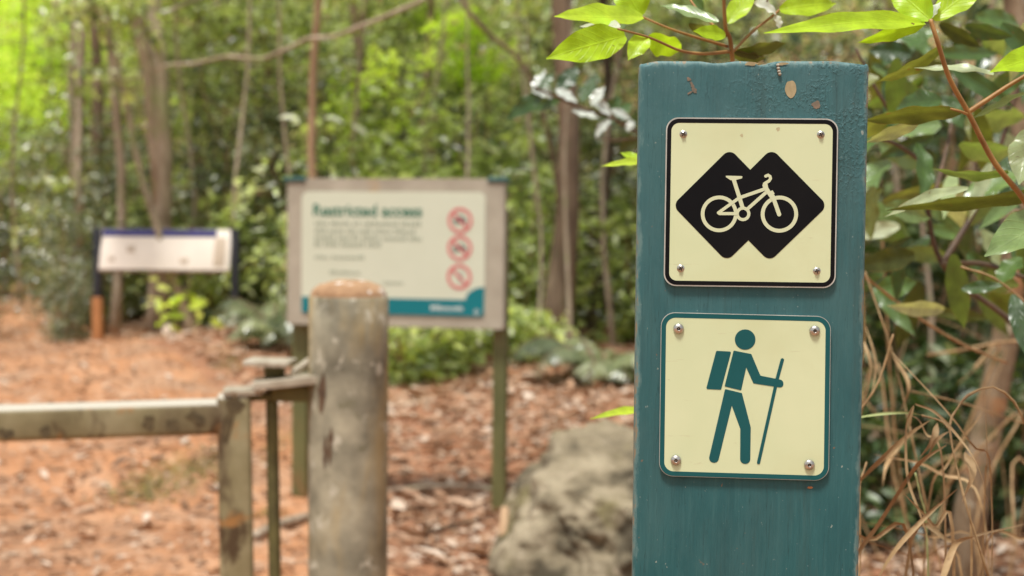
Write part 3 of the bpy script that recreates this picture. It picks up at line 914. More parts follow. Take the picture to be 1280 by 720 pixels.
def screw_dome(name, zx, zy, T, parent):
    c = PF.hit(zx, zy)
    mb = MB()
    r = 0.0034; n = 28
    prof = [(r, 0.0)] + [(r * math.cos(a), 0.0004 + 0.0019 * math.sin(a)) for a in [math.radians(q) for q in (0, 12, 25, 40, 55, 68)]]
    prof += [(r * 0.34, 0.0022), (r * 0.30, 0.0014)]
    vs = []
    for (rr, z) in prof:
        vs += [(c[0] + rr * math.cos(2 * PI * k / n), c[1] + rr * math.sin(2 * PI * k / n), T + z) for k in range(n)]
    fs = [(i * n + k, i * n + (k + 1) % n, (i + 1) * n + (k + 1) % n, (i + 1) * n + k) for i in range(len(prof) - 1) for k in range(n)]
    mb.add(vs, fs, 0)
    poly_face(mb, circle(c, r * 0.31, 14), T + 0.0014, 1)
    poly_face(mb, circle(c, r * 0.10, 8), T + 0.0019, 0, T + 0.0014)
    return mb.build(name, [MAT['screw'], MAT['screw_dark']], parent, smooth=True)


ZA = lambda x, y: (800 + x / 3.0, 130 + y / 3.0)
ZB = lambda x, y: (800 + x / 3.0, 370 + y / 3.0)

T = 0.0026
MM = 1.0 / F_PX * 0.92 / 3.0     # metres per third of a photo pixel on the post
# --- bicycle sign
bs, q = sign_plate('bicycle_sign', [ZA(98, 51), ZA(742, 56), ZA(731, 690), ZA(88, 681)], 46 * MM, T, MAT['alu_edge'], post)
bs['label'] = 'cream square sign with black border and a cream bicycle on two black diamonds'
q1 = inset(q, 4.5 * MM); q2 = inset(q, 20 * MM)
mb = MB(); ring_face(mb, rounded_poly(q1, 43 * MM, 9), rounded_poly(q2, 29 * MM, 9), T + 0.00016)
mb.build('border', MAT['black_ink'], bs)
mb = MB(); poly_face(mb, rounded_poly(inset(q, 19.6 * MM), 29 * MM, 9), T + 0.00008); mb.build('face', MAT['cream'], bs)
dm = [ZA(121, 380), ZA(335, 168), ZA(412, 247), ZA(492, 168), ZA(702, 381), ZA(484, 591), ZA(405, 511), ZA(324, 590)]
mb = MB(); poly_face(mb, rounded_poly(on_post(dm), [30 * MM, 30 * MM, 0, 30 * MM, 30 * MM, 30 * MM, 0, 30 * MM], 8), T + 0.00024)
mb.build('double_diamond', MAT['black_ink'], bs)
mb = MB()
h = [T + 0.00036]


def put(outline):
    poly_face(mb, outline, h[0]); h[0] += 0.000012


def zp(*pts):
    return [Vector(PF.hit(*ZA(*p))) for p in pts]


for (c, ro, ri) in (((296, 412), 68, 54.5), ((521, 413), 68.5, 54.5), ((385, 412), 27, 15.5)):
    cc = PF.hit(*ZA(*c))
    ring_face(mb, circle(cc, ro * MM, 64), circle(cc, ri * MM, 64), h[0]); h[0] += 0.000012
put(rounded_poly(zp((313, 269), (384, 271), (381, 279), (352, 287), (338, 286)), 3 * MM, 3))
put(stroke(zp((350, 283), (368, 340), (385, 394)), 14.5 * MM, False))
put(stroke(zp((368, 353), (472, 317)), 12.5 * MM, False))
put(stroke(zp((399, 396), (480, 324)), 12.5 * MM, False))
put(stroke(zp((372, 351), (293, 408)), 11.5 * MM, True))
put(stroke(zp((297, 411), (362, 411)), 11.5 * MM, True))
put(stroke(zp((470, 271), (479, 267), (486, 272), (488, 280), (482, 289), (468, 297), (463, 305), (466, 316), (473, 324)), 11.5 * MM, True))
put(rounded_poly(zp((459, 296), (475, 291), (479, 314), (488, 328), (495, 323), (503, 336), (497, 344), (509, 356), (491, 360), (473, 334), (463, 318)), 2 * MM, 3))
put(stroke(zp((496, 346), (520, 414)), 15 * MM, True))
mb.build('bicycle_emblem', MAT['cream_ink'], bs)
for p in ((162, 114), (676, 116), (152, 616), (661, 626)):
    screw_pan('screw', *ZA(*p), T + 0.0001, bs)
for (cx_, cy_, rx, ry, sd) in ((972, 162, 2.2, 2.6, 1.2), (926.5, 169.5, 1.6, 2.2, 3.3)):
    mb = MB(); poly_face(mb, on_post(blob_outline(cx_, cy_, rx, ry, seed=sd, amp=0.3)), T + 0.00014); mb.build('dent', MAT['dent'], bs)

# --- hiker sign
hs, q = sign_plate('walking_sign', [ZB(79, 60), ZB(714, 76), ZB(706, 691), ZB(71, 672)], 52 * MM, T, MAT['alu_edge'], post)
hs['label'] = 'cream square sign with teal border and a teal hiker holding a staff'
q1 = inset(q, 1.8 * MM); q2 = inset(q, 19 * MM)
mb = MB(); ring_face(mb, rounded_poly(q1, 51 * MM, 9), rounded_poly(q2, 35 * MM, 9), T + 0.00016)
mb.build('border', MAT['teal_ink'], hs)
mb = MB(); poly_face(mb, rounded_poly(inset(q, 18.6 * MM), 35 * MM, 9), T + 0.00008); mb.build('face', MAT['cream'], hs)


def zq(*pts):
    return [Vector(PF.hit(*ZB(*p))) for p in pts]


mb = MB()
poly_face(mb, circle(PF.hit(*ZB(393, 162)), 38 * MM, 56), T + 0.00024)
poly_face(mb, rounded_poly(zq((350, 203), (416, 216), (450, 297), (536, 314), (536, 343), (424, 326), (397, 266), (378, 352), (316, 337)),
                           [4 * MM, 5 * MM, 8 * MM, 14.6 * MM, 14.6 * MM, 5 * MM, 0, 3 * MM, 3 * MM], 7), T + 0.00026)
poly_face(mb, rounded_poly(zq((318, 347), (381, 362), (414, 490), (412, 627), (374, 627), (375, 496), (343, 409), (290, 626), (255, 618)),
                           [3 * MM, 3 * MM, 6 * MM, 18.6 * MM, 18.6 * MM, 6 * MM, 0, 17 * MM, 17 * MM], 8), T + 0.00024)
mb.build('hiker_emblem', MAT['teal_ink'], hs)
mb = MB(); poly_face(mb, rounded_poly(zq((285, 204), (341, 207), (303, 350), (247, 347)), 5 * MM, 4), T + 0.00024)
mb.build('backpack_emblem', MAT['teal_ink'], hs)
mb = MB(); poly_face(mb, stroke(zq((532, 238), (511, 315)), 12.5 * MM), T + 0.00030); poly_face(mb, stroke(zq((509, 326), (443, 622)), 12 * MM), T + 0.00032)
mb.build('staff_emblem', MAT['teal_ink'], hs)
for p in ((144, 121), (653, 129), (134, 613), (633, 630)):
    screw_dome('screw', *ZB(*p), T + 0.0001, hs)

# --- insect eggs stuck to the post
eg = MB()
for k, (ex, ey) in enumerate(((972.3, 81.6), (972.8, 85.6), (973.7, 89.4), (974.5, 92.6))):
    c = PF.hit(ex, ey)
    w = PF.O + PF.u * c[0] + PF.v * c[1] + PF.n * 0.0008
    rr = 0.0012
    n = 10
    vs, fs = [], []
    for i in range(7):
        th = PI * i / 6
        for j in range(n):
            ph = 2 * PI * j / n
            vs.append(w + Vector((math.sin(th) * math.cos(ph), math.sin(th) * math.sin(ph), math.cos(th) * 0.9)) * rr)
    for i in range(6):
        for j in range(n):
            fs.append((i * n + j, (i + 1) * n + j, (i + 1) * n + (j + 1) % n, i * n + (j + 1) % n))
    eg.add(vs, fs)
eo = eg.build('insect_eggs', MAT['egg'], smooth=True)
tag(eo, 'tiny string of pale insect eggs stuck under the top edge of the teal post', 'insect eggs')

# ------------------------------------------------------------------ gate and gate post
YB = 2.62
bc = at(435.5, 500, YB + 0.075)
BX, BY = bc.x, bc.y
BR = 0.0755
btop = at(435.5, 372, YB + 0.02).z
gp = empty('gate_post', (BX, BY, 0))
tag(gp, 'thick round grey steel bollard with a domed concrete top beside the gate', 'bollard')
mb = MB()
zs = [-0.2, 0.2, 0.5, btop - 0.3, btop - 0.1, btop - 0.004, btop]
mb.tube([(0, 0, z) for z in zs], [BR] * 6 + [BR - 0.003], 48, False)
mb.build('pipe', MAT['galv'], gp, smooth=True)
mb = MB()
vs, fs = [], []
n = 40
rings = [(1.0, -0.006), (0.99, 0.004), (0.93, 0.012), (0.8, 0.020), (0.6, 0.026), (0.35, 0.030), (0.12, 0.031)]
for (r_, z) in rings:
    for k in range(n):
        a = 2 * PI * k / n
        dz = 0.003 * mnoise.noise(Vector((math.cos(a) * r_ * 6, math.sin(a) * r_ * 6, 2)))
        vs.append(((BR - 0.003) * r_ * math.cos(a), (BR - 0.003) * r_ * math.sin(a), btop + z + dz))
for i in range(len(rings) - 1):
    for k in range(n):
        fs.append((i * n + k, i * n + (k + 1) % n, (i + 1) * n + (k + 1) % n, (i + 1) * n + k))
fs.append(tuple(range((len(rings) - 1) * n, len(rings) * n)))
mb.add(vs, fs)
mb.build('concrete_cap', MAT['concrete'], gp, smooth=True)
# hinge lug welded on the pipe
G = lambda px, py, Y=YB + 0.075: at(px, py, Y) - Vector((BX, BY, 0))
zl = G(360, 475).z
mb = MB()
xl0, xl1 = G(322, 470).x, -BR + 0.004
mb.box(((xl0 + xl1) / 2 + 0.008, -0.018, zl), (xl1 - xl0 + 0.022, 0.085, 0.016), Matrix.Rotation(math.radians(-6), 3, 'Y') @ Matrix.Rotation(math.radians(7), 3, 'Z'))
lug = mb.build('hinge_lug', MAT['plate'], gp, bevel=0.0015)
mb = MB()
mb.tube([G(366, 466), G(378, 458), G(394, 446)], [0.009, 0.009, 0.008], 6)
mb.build('brace', MAT['plate'], gp)
mb = MB()
mb.box((-BR - 0.030, 0.0, zl - 0.024), (0.075, 0.05, 0.03))
mb.build('lug_underside_shade', MAT['rod'], gp, bevel=0.004)  # dark box added as the shaded underside of the lug
# dark weld scars on the pipe
mb = MB()
for (px, py, w_, h_) in ((402, 492, 0.012, 0.035), (413, 558, 0.006, 0.032), (406, 566, 0.005, 0.03)):
    a0 = math.asin(max(-1, min(1, (at(px, py, YB).x - BX) / BR)))
    zc = at(px, py, YB).z
    vs = []
    for i in range(9):
        for j in range(5):
            t = i / 8 - 0.5; s = j / 4 - 0.5
            wob = 1 + 0.7 * mnoise.noise(Vector((t * 6, px * 0.3, s)))
            aa = a0 + s * w_ / BR * 1.6 * wob * math.sqrt(max(0.02, 1 - (2 * t) ** 2))
            rr = BR + 0.0012
            vs.append((rr * math.sin(aa), -rr * math.cos(aa), zc + t * h_ * 2 + 0.01 * s))
    mb.add(vs, [(i * 5 + j, i * 5 + j + 1, (i + 1) * 5 + j + 1, (i + 1) * 5 + j) for i in range(8) for j in range(4)])
mb.build('weld_scar', MAT['twig_dark'], gp, smooth=True)

# gate swings on a pin beside the bollard
pin = at(340, 480, YB + 0.075)
gate = empty('metal_gate', (pin.x, pin.y, 0))
GY = math.radians(10.0)
gate.rotation_euler = (0, math.radians(-1.0), GY)
gate.location.x += 0.013
tag(gate, 'weathered steel tube gate with a pale top rail at lower left', 'gate')
Rg = Matrix.Rotation(-GY, 3, 'Z')


def gl(px, py):
    """pixel on the vertical plane of the gate -> local gate coords"""
    d = ray(px, py)
    nrm = Matrix.Rotation(GY, 3, 'Z') @ Vector((0, -1, 0))
    t = (pin - CAM).dot(nrm) / d.dot(nrm)
    w = CAM + d * t
    return Rg @ (w - Vector((pin.x, pin.y, 0)))


rt = gl(200, 500).z; rb = gl(200, 540).z
rt = (gl(20, 506).z + gl(270, 494).z) / 2; rb = (gl(20, 547).z + gl(260, 536).z) / 2
print('GATE', gl(20, 506).z, gl(270, 494).z, gl(20, 547).z, gl(260, 536).z)
sx0, sx1 = gl(271, 560).x, gl(313, 560).x
DEP = 0.07
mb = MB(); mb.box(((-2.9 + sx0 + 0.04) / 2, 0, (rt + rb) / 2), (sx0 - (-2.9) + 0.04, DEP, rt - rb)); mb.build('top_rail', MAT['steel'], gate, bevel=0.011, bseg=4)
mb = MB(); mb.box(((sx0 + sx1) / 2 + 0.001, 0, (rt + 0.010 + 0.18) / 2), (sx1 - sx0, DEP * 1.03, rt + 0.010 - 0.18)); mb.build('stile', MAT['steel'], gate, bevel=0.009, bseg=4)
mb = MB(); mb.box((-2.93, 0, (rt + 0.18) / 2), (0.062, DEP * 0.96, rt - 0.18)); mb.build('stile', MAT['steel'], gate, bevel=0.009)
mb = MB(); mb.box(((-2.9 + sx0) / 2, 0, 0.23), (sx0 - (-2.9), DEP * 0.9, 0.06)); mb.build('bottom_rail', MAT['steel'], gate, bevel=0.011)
c0, c1 = gl(280, 480), gl(328, 480)
mb = MB(); mb.box(((c0.x + c1.x) / 2, 0.0, rt + 0.0155), (c1.x - c0.x, 0.075, 0.010)); mb.build('cap_plate', MAT['plate'], gate, bevel=0.001)
mb = MB(); mb.tube([(0, 0, z) for z in (0.12, 0.4, 0.7, zl + 0.012)], [0.0118] * 4, 18); mb.build('hinge_pin', MAT['rod'], gate, smooth=True)
h0, h1 = gl(311, 458), gl(367, 458)
ztp = gl(340, 455).z + 0.004
R_ = Matrix.Rotation(math.radians(3), 3, 'Y') @ Matrix.Rotation(math.radians(-12), 3, 'Z')
mb = MB(); mb.box(((h0.x + h1.x) / 2, 0.0, ztp), (h1.x - h0.x, 0.095, 0.010), R_); mb.build('hinge_plate', MAT['plate'], gate, bevel=0.001)
mb = MB(); mb.tube([(0.006, 0, zl + 0.005), (0.006, 0, ztp)], [0.02, 0.02], 18); mb.build('hinge_bush', MAT['rod'], gate, smooth=True)
mb = MB(); mb.box((((sx1) + 0.0) / 2, 0.0, rt + 0.004), (abs(sx1) + 0.004, 0.035, 0.014)); mb.build('hinge_strap', MAT['rod'], gate, bevel=0.003)

# dark rust and lichen stains on the near faces of the rail and stile
def stain(pxs, face_y, name='rust_stain'):
    for n_, (px, py, rx, ry, sd, ro) in enumerate(pxs):
        m_ = MB()
        pts = [gl(*q_) for q_ in blob_outline(px, py, rx, ry, 26, 0.32, sd, ro)]
        yy_ = face_y - 0.0012 - 0.0002 * n_
        vs = [(p_.x, yy_, p_.z) for p_ in pts]
        c_ = gl(px, py)
        vs.append((c_.x, yy_, c_.z))
        k_ = len(pts)
        m_.add(vs, [(i_, (i_ + 1) % k_, k_) for i_ in range(k_)])
        m_.build(name, MAT['stain'], gate)


stain([(60, 532, 6, 8, 1.3, 0), (12, 533, 10, 6, 2.2, .3)], -DEP / 2)
stain([(188, 522, 7, 9, 4.1, .2), (216, 525, 9, 8, 5.7, 0), (246, 518, 12, 5, 7.4, .4)], -DEP / 2)
stain([(286, 522, 5, 26, 3.3, .28), (293, 500, 12, 9, 6.1, 0)], -DEP * 1.03 / 2)

# ------------------------------------------------------------------ information sign
YS = 5.9
SYAW = math.radians(13)
su = Vector((math.cos(SYAW), -math.sin(SYAW), 0))
so = at(495, 315, YS)
SF0 = Frame((so.x, so.y, so.z), su, (0.004, 0, 1))
sb = Vector((so.x, so.y, gz(so.x, so.y)))
SF = Frame((so.x, so.y, sb.z), su, (0.006, 0, 1))
sign = empty('information_sign')
sign.matrix_world = SF.matrix()
tag(sign, 'cream notice board headed Restricted access on two posts behind the bollard', 'notice board')
S = lambda *p: [SF.hit(*c) for c in p]
qb = S((360.5, 222), (632, 224), (628, 413), (357.5, 404))
# square the board up so that it is a true rectangle
x0 = (qb[0][0] + qb[3][0]) / 2; x1 = (qb[1][0] + qb[2][0]) / 2
yt = (qb[0][1] + qb[1][1]) / 2; yb = (qb[2][1] + qb[3][1]) / 2
print('SIGN', qb)
mb = MB(); poly_face(mb, rounded_poly([(x0, yb), (x1, yb), (x1, yt), (x0, yt)], 0.012, 5), 0.0, 0, -0.045)
poly_face(mb, rounded_poly([(x0, yb), (x1, yb), (x1, yt), (x0, yt)], 0.012, 5)[::-1], -0.045)
bo = mb.build('backing_board', MAT['board_frame'], sign)
qp = S((378, 238), (608, 242), (605, 398), (377, 389))
ax0 = (qp[0][0] + qp[3][0]) / 2; ax1 = (qp[1][0] + qp[2][0]) / 2; ayt = (qp[0][1] + qp[1][1]) / 2; ayb = (qp[2][1] + qp[3][1]) / 2
mb = MB(); poly_face(mb, rounded_poly([(ax0, ayb), (ax1, ayb), (ax1, ayt), (ax0, ayt)], 0.03, 5), 0.004, 0, 0.0)
pan = mb.build('panel', MAT['panel'], sign)
W_ = ax1 - ax0; H_ = ayt - ayb
# teal band that sweeps up at its right end
band = [(ax0 + 0.001, ayb + 0.001), (ax1 - 0.012, ayb + 0.001), (ax1 - 0.003, ayb + 0.012), (ax1 - 0.001, ayb + 0.24 * H_)]
for k in range(9):
    a = k / 8 * PI / 2
    band.append((ax1 - 0.001 - 0.10 * W_ * (math.sin(a)), ayb + 0.24 * H_ - 0.105 * H_ * (1 - math.cos(a))))
band.append((ax0 + 0.001, ayb + 0.135 * H_))
mb = MB(); poly_face(mb, band, 0.0055); mb.build('footer_band', MAT['teal_band'], pan)


def sketch_text(words, x, y, hgt, z, seed, fill=0.62):
    """illegible small print: rows of letter strokes at the word lengths seen"""
    m_ = MB(); r = random.Random(seed)
    cx = x
    for wl in words:
        for k in range(wl):
            w = hgt * r.uniform(0.30, 0.5)
            hh = hgt * (1.0 if r.random() < 0.3 else 0.7)
            poly_face(m_, [(cx, y), (cx + w * fill, y), (cx + w * fill, y + hh), (cx, y + hh)], z)
            cx += w
        cx += hgt * 0.42
    return m_, cx


def font_mesh(text, x, y, width, z, mat, parent, name, bold=0.0):
    cu = bpy.data.curves.new(name, 'FONT')
    cu.body = text; cu.size = 0.1; cu.offset = bold; cu.resolution_u = 3
    ob = bpy.data.objects.new(name, cu); COL.objects.link(ob)
    bpy.context.view_layer.update()
    me = bpy.data.meshes.new_from_object(ob.evaluated_get(bpy.context.evaluated_depsgraph_get()))
    bpy.data.objects.remove(ob); bpy.data.curves.remove(cu)
    co = np.zeros(len(me.vertices) * 3); me.vertices.foreach_get('co', co); co = co.reshape(-1, 3)
    s = width / (co[:, 0].max() - co[:, 0].min())
    co[:, 0] = (co[:, 0] - co[:, 0].min()) * s + x; co[:, 1] = co[:, 1] * s + y; co[:, 2] = z
    me.vertices.foreach_set('co', co.ravel()); me.update()
    me.materials.clear(); me.materials.append(mat)
    return obj_from(name, me, parent)


tx0 = SF.hit(392, 270)
tx1 = SF.hit(528, 272)
font_mesh('Restricted access', tx0[0], SF.hit(392, 269.5)[1], tx1[0] - tx0[0], 0.0056, MAT['title_green'], pan, 'title', 0.0022)
rows = [(281.5, 394, (4, 6, 2, 11, 6), 526, 0.020), (291, 394, (4, 5, 3, 4, 6, 7), 519, 0.020), (299.5, 394, (7, 4, 2, 6, 8, 4), 527, 0.020),
        (307.5, 394, (2, 4, 7, 4), 476, 0.020), (323, 394, (4, 9), 455, 0.014), (342, 413, (9,), 450, 0.014), (355, 480, (7,), 504, 0.014),
        (387.5, 539, (10,), 579, 0.020)]
for i, (py, sx_, words, endx, hgt) in enumerate(rows):
    p = SF.hit(sx_, py); e = SF.hit(endx, py)[0]
    foot = py > 380
    adv = hgt * 0.4
    tot = sum(words) * adv + (len(words) - 1) * hgt * 0.45
    k = (e - p[0]) / tot
    cx = 0.0
    for j_, wl in enumerate(words):
        m_, _e = sketch_text((wl,), 0, 0, hgt, 0.0068 if foot else 0.0056, i * 10 + j_)
        ex = max(v_[0] for v_ in m_.v)
        m_.v = [((vx / ex * wl * adv + cx) * k + p[0], vy + p[1], vz) for (vx, vy, vz) in m_.v]
        m_.build('footer_word' if foot else 'printed_word', MAT['text_white'] if foot else MAT['text_grey'], pan)
        cx += wl * adv + hgt * 0.45
p = SF.hit(596, 390)
mb = MB(); ring_face(mb, circle(p, 0.010, 20), circle(p, 0.006, 20), 0.0068); mb.build('footer_crest', MAT['text_white'], pan)


def prohibit(px, py, kind):
    c = SF.hit(px, py); R = 0.0525
    m_ = MB()
    ring_face(m_, circle(c, R, 40), circle(c, R * 0.76, 40), 0.0058)
    d = Vector((math.cos(math.radians(-45)), math.sin(math.radians(-45)))) * R * 0.80
    poly_face(m_, stroke([Vector(c) - d, Vector(c) + d], R * 0.20, False), 0.0066)
    o = m_.build('prohibition_symbol', MAT['red_ring'], pan)
    ic = MB()
    P = lambda *q: [(c[0] + a * R, c[1] + b * R) for a, b in q]
    if kind == 'car':
        poly_face(ic, rounded_poly(P((-.52, -.12), (-.5, .08), (-.32, .12), (-.18, .34), (.2, .34), (.36, .12), (.52, .06), (.54, -.12)), R * .05, 3), 0.0060)
        for sx_ in (-.28, .3):
            poly_face(ic, circle((c[0] + sx_ * R, c[1] - .16 * R), R * .14, 16), 0.0062)
    elif kind == 'motorbike':
        for sx_ in (-.36, .36):
            ring_face(ic, circle((c[0] + sx_ * R, c[1] - .12 * R), R * .22, 20), circle((c[0] + sx_ * R, c[1] - .12 * R), R * .12, 20), 0.0060)
        poly_face(ic, rounded_poly(P((-.42, .18), (-.05, .16), (.15, .26), (.26, .1), (.16, -.14), (-.16, -.16)), R * .04, 3), 0.0062)
        poly_face(ic, stroke([Vector(p_) for p_ in P((.36, -.12), (.2, .28), (.08, .34))], R * .09), 0.0063)
    else:
        poly_face(ic, stroke([Vector(p_) for p_ in P((-.22, .28), (.02, .06), (.24, .12))], R * .16), 0.0060)
        poly_face(ic, stroke([Vector(p_) for p_ in P((.0, .08), (-.08, -.2), (.1, -.36))], R * .12), 0.0062)
        poly_face(ic, circle((c[0] + .16 * R, c[1] + .36 * R), R * .1, 14), 0.0061)
    ic.build('pictogram', MAT['icon_grey'] if kind == 'other' else MAT['icon_dark'], pan)


prohibit(575.5, 275.5, 'car'); prohibit(575, 310, 'motorbike'); prohibit(574.5, 346, 'other')
for (px, w, n_) in ((368, 0.066, 0), (620.5, 0.056, 1)):
    c = SF.hit(px, 410)[0]
    c2 = SF.hit(px - (0 if n_ == 0 else 3), 600)[0]
    mb = MB(); mb.box((c, (yt - 0.3) / 2 - 0.1, -0.078), (w, yt + 0.25, 0.05))
    mb.build('post', MAT['green_post'], sign, bevel=0.004)
    mb = MB(); mb.box((c, yt - 0.004, -0.02), (w * 1.5, 0.022, 0.055)); mb.build('clamp', MAT['teal_clamp'], sign, bevel=0.003)

# ------------------------------------------------------------------ far map board
YM = 12.2
mo = at(207, 312, YM)
mgz = gz(mo.x, mo.y)
mapb = empty('map_board', (mo.x, mo.y, mgz), (0, 0, math.radians(-3)))
tag(mapb, 'low wide pale map board with a navy top band beside the track at far left', 'map board')
wl = 1.13; zt = at(207, 287, YM).z - mgz; zb_ = at(207, 337, YM).z - mgz
ang = math.atan2(zt - zb_, 0.10)
Lp = (zt - zb_) / math.sin(ang)
RM = Matrix.Rotation(ang, 3, 'X')
mid = Vector((0, 0, (zt + zb_) / 2))


def slab(cx, cy, w, hh, z, th, name, mat, par):
    """flat box on the sloping board: cx across, cy up the slope"""
    m_ = MB(); m_.box(mid + RM @ Vector((cx, cy, z)), (w, hh, th), RM); return m_.build(name, mat, par, bevel=0.002)


mf = slab(0, 0, wl, Lp, 0, 0.02, 'panel', MAT['map_face'], mapb)
slab(-0.06, Lp / 2 - 0.035, wl * 0.88, 0.065, 0.012, 0.004, 'header_band', MAT['navy'], mf)
slab(wl * 0.42, -0.02, 0.10, Lp * 0.72, 0.012, 0.004, 'legend', MAT['map_ink'], mf)
slab(-0.30, 0.0, 0.07, 0.06, 0.012, 0.004, 'map_mark', MAT['map_ink'], mf)
slab(0.17, -0.10, 0.07, 0.05, 0.0125, 0.004, 'map_mark', MAT['map_ink'], mf)
slab(-0.46, -0.09, 0.05, 0.04, 0.013, 0.004, 'map_mark', MAT['map_ink'], mf)
slab(0, -Lp / 2 - 0.012, wl, 0.022, 0.0, 0.03, 'lower_rail', MAT['bark_brown'], mapb)
for sx_ in (-1, 1):
    m_ = MB(); m_.box((sx_ * (wl / 2 + 0.035), 0.02, zt / 2 + 0.16), (0.065, 0.07, zt - 0.30)); pp = m_.build('post', MAT['dark_post'], mapb, bevel=0.004)
    m_ = MB(); m_.box((sx_ * (wl / 2 + 0.035), 0.02, 0.09), (0.083, 0.085, 0.5)); m_.build('post_foot', MAT['orange_post'], pp, bevel=0.004)

# ------------------------------------------------------------------ boulder
import bmesh
bm_ = bmesh.new()
bmesh.ops.create_icosphere(bm_, subdivisions=6, radius=1.0)
planes = []
rr_ = random.Random(5)
planes = [(Vector((0.02, -0.40, 0.91)), 0.54), (Vector((-0.55, -0.72, 0.30)), 0.72), (Vector((0.15, -0.95, -0.15)), 0.66), (Vector((-0.9, 0.1, 0.4)), 0.8),
          (Vector((0.8, -0.5, 0.25)), 0.78), (Vector((0.5, 0.1, 0.85)), 0.66), (Vector((0.1, 0.9, 0.3)), 0.8), (Vector((-0.35, -0.25, 0.9)), 0.70),
          (Vector((0.45, -0.75, -0.6)), 0.62)]
planes = [(n_.normalized(), d_) for n_, d_ in planes]
for v in bm_.verts:
    d = v.co.normalized()
    r = 1.0
    for n_, d_ in planes:
        k = d.dot(n_)
        if k > 0.05:
            r = min(r, d_ / k)
    nn = 0.10 * mnoise.noise(d * 2.2 + Vector((3, 1, 2))) + 0.055 * mnoise.noise(d * 5.5) + 0.045 * abs(mnoise.noise(d * 9)) + 0.03 * mnoise.noise(d * 15) + 0.014 * mnoise.noise(d * 34)
    v.co = d * (r + nn)
    v.co.x *= 0.52; v.co.y *= 0.5; v.co.z *= 0.40
me = bpy.data.meshes.new('boulder'); bm_.to_mesh(me); bm_.free()
me.polygons.foreach_set('use_smooth', [True] * len(me.polygons)); me.materials.append(MAT['rock'])
bo_ = obj_from('boulder', me)
bp = at(772, 640, 4.45)
bo_.location = (bp.x + 0.11, bp.y + 0.05, 0.10)
bo_.rotation_euler = (0, 0, 0.15)
tag(bo_, 'large tan mossy boulder lying behind the teal post', 'boulder')


# ------------------------------------------------------------------ plants
def wobble_line(p0, p1, n, amp, seed):
    p0, p1 = Vector(p0), Vector(p1)
    L = (p1 - p0).length
    out = []
    for i in range(n + 1):
        t = i / n
        q = p0.lerp(p1, t)
        e = math.sin(PI * t) ** 0.5 if 0 < t < 1 else 0
        q += Vector((mnoise.noise(Vector((t * 2.3, seed, 0))), mnoise.noise(Vector((t * 2.3, seed, 7))), 0)) * amp * L * e
        out.append(q)
    return out


def make_tree(name, label, cat, H, R, crown0, spread, nclump, per, leaf, mat, bark, seed, lean=(0, 0), fork=False, tpl=TPL, group=None, crown1=1.0):
    """tapered trunk with limbs and a ragged crown; returns an Empty at the base"""
    r = np.random.default_rng(seed); rs = random.Random(seed)
    root = empty(name)
    tag(root, label, cat, group)
    mb = MB()
    top = Vector((lean[0] * H, lean[1] * H, H))
    line = wobble_line((0, 0, -0.25), top, 12, 0.05, seed)
    rad = [R * (1.25 if i == 0 else 1.0) * (1 - 0.75 * i / 12) for i in range(13)]
    rad[1] = R * 1.08
    mb.tube(line, rad, 12, True, wob=0.22, seed=seed)
    centers, radii = [], []
    if fork:
        l2 = wobble_line(line[2], (top.x - 0.14 * H, top.y + 0.3, H * 0.95), 9, 0.05, seed + 5)
        mb.tube(l2, [R * 0.85 * (1 - 0.7 * i / 9) for i in range(10)], 10, True, wob=0.2, seed=seed + 3)
    nl = max(3, nclump)
    for k in range(nl):
        t = crown0 + (crown1 - crown0) * ((k + rs.random()) / nl)
        if k % 7 == 6: t = crown0 + (1 - crown0) * rs.random()
        idx = min(11.99, t * 12); i = int(idx)
        b = line[i].lerp(line[i + 1], idx - i)
        an = rs.uniform(0, 2 * PI)
        ln = spread * rs.uniform(0.35, 1.0) * (1 - 0.35 * (t - crown0) / (1 - crown0 + 1e-6))
        e = b + Vector((math.cos(an) * ln, math.sin(an) * ln, ln * rs.uniform(-0.15, 0.6)))
        bl_ = wobble_line(b, e, 5, 0.12, seed + k)
        r0_ = max(0.004, R * 0.32 * (1.1 - t))
        mb.tube(bl_, [r0_ * (1 - 0.75 * q / 5) for q in range(6)], 6, False)
        for q in (3, 4, 5):
            centers.append(tuple(bl_[q] + Vector((rs.gauss(0, .1), rs.gauss(0, .1), rs.gauss(0, .08))) * spread))
            radii.append(spread * rs.uniform(0.10, 0.27))
    mb.build('trunk', bark, root, smooth=True)
    P, A, N, S_, V = clump_leaves(centers, radii, per, leaf, r)
    obj_from('crown', cloud_mesh(name + '_crown', P, A, N, S_, V, mat, tpl), root)
    return root


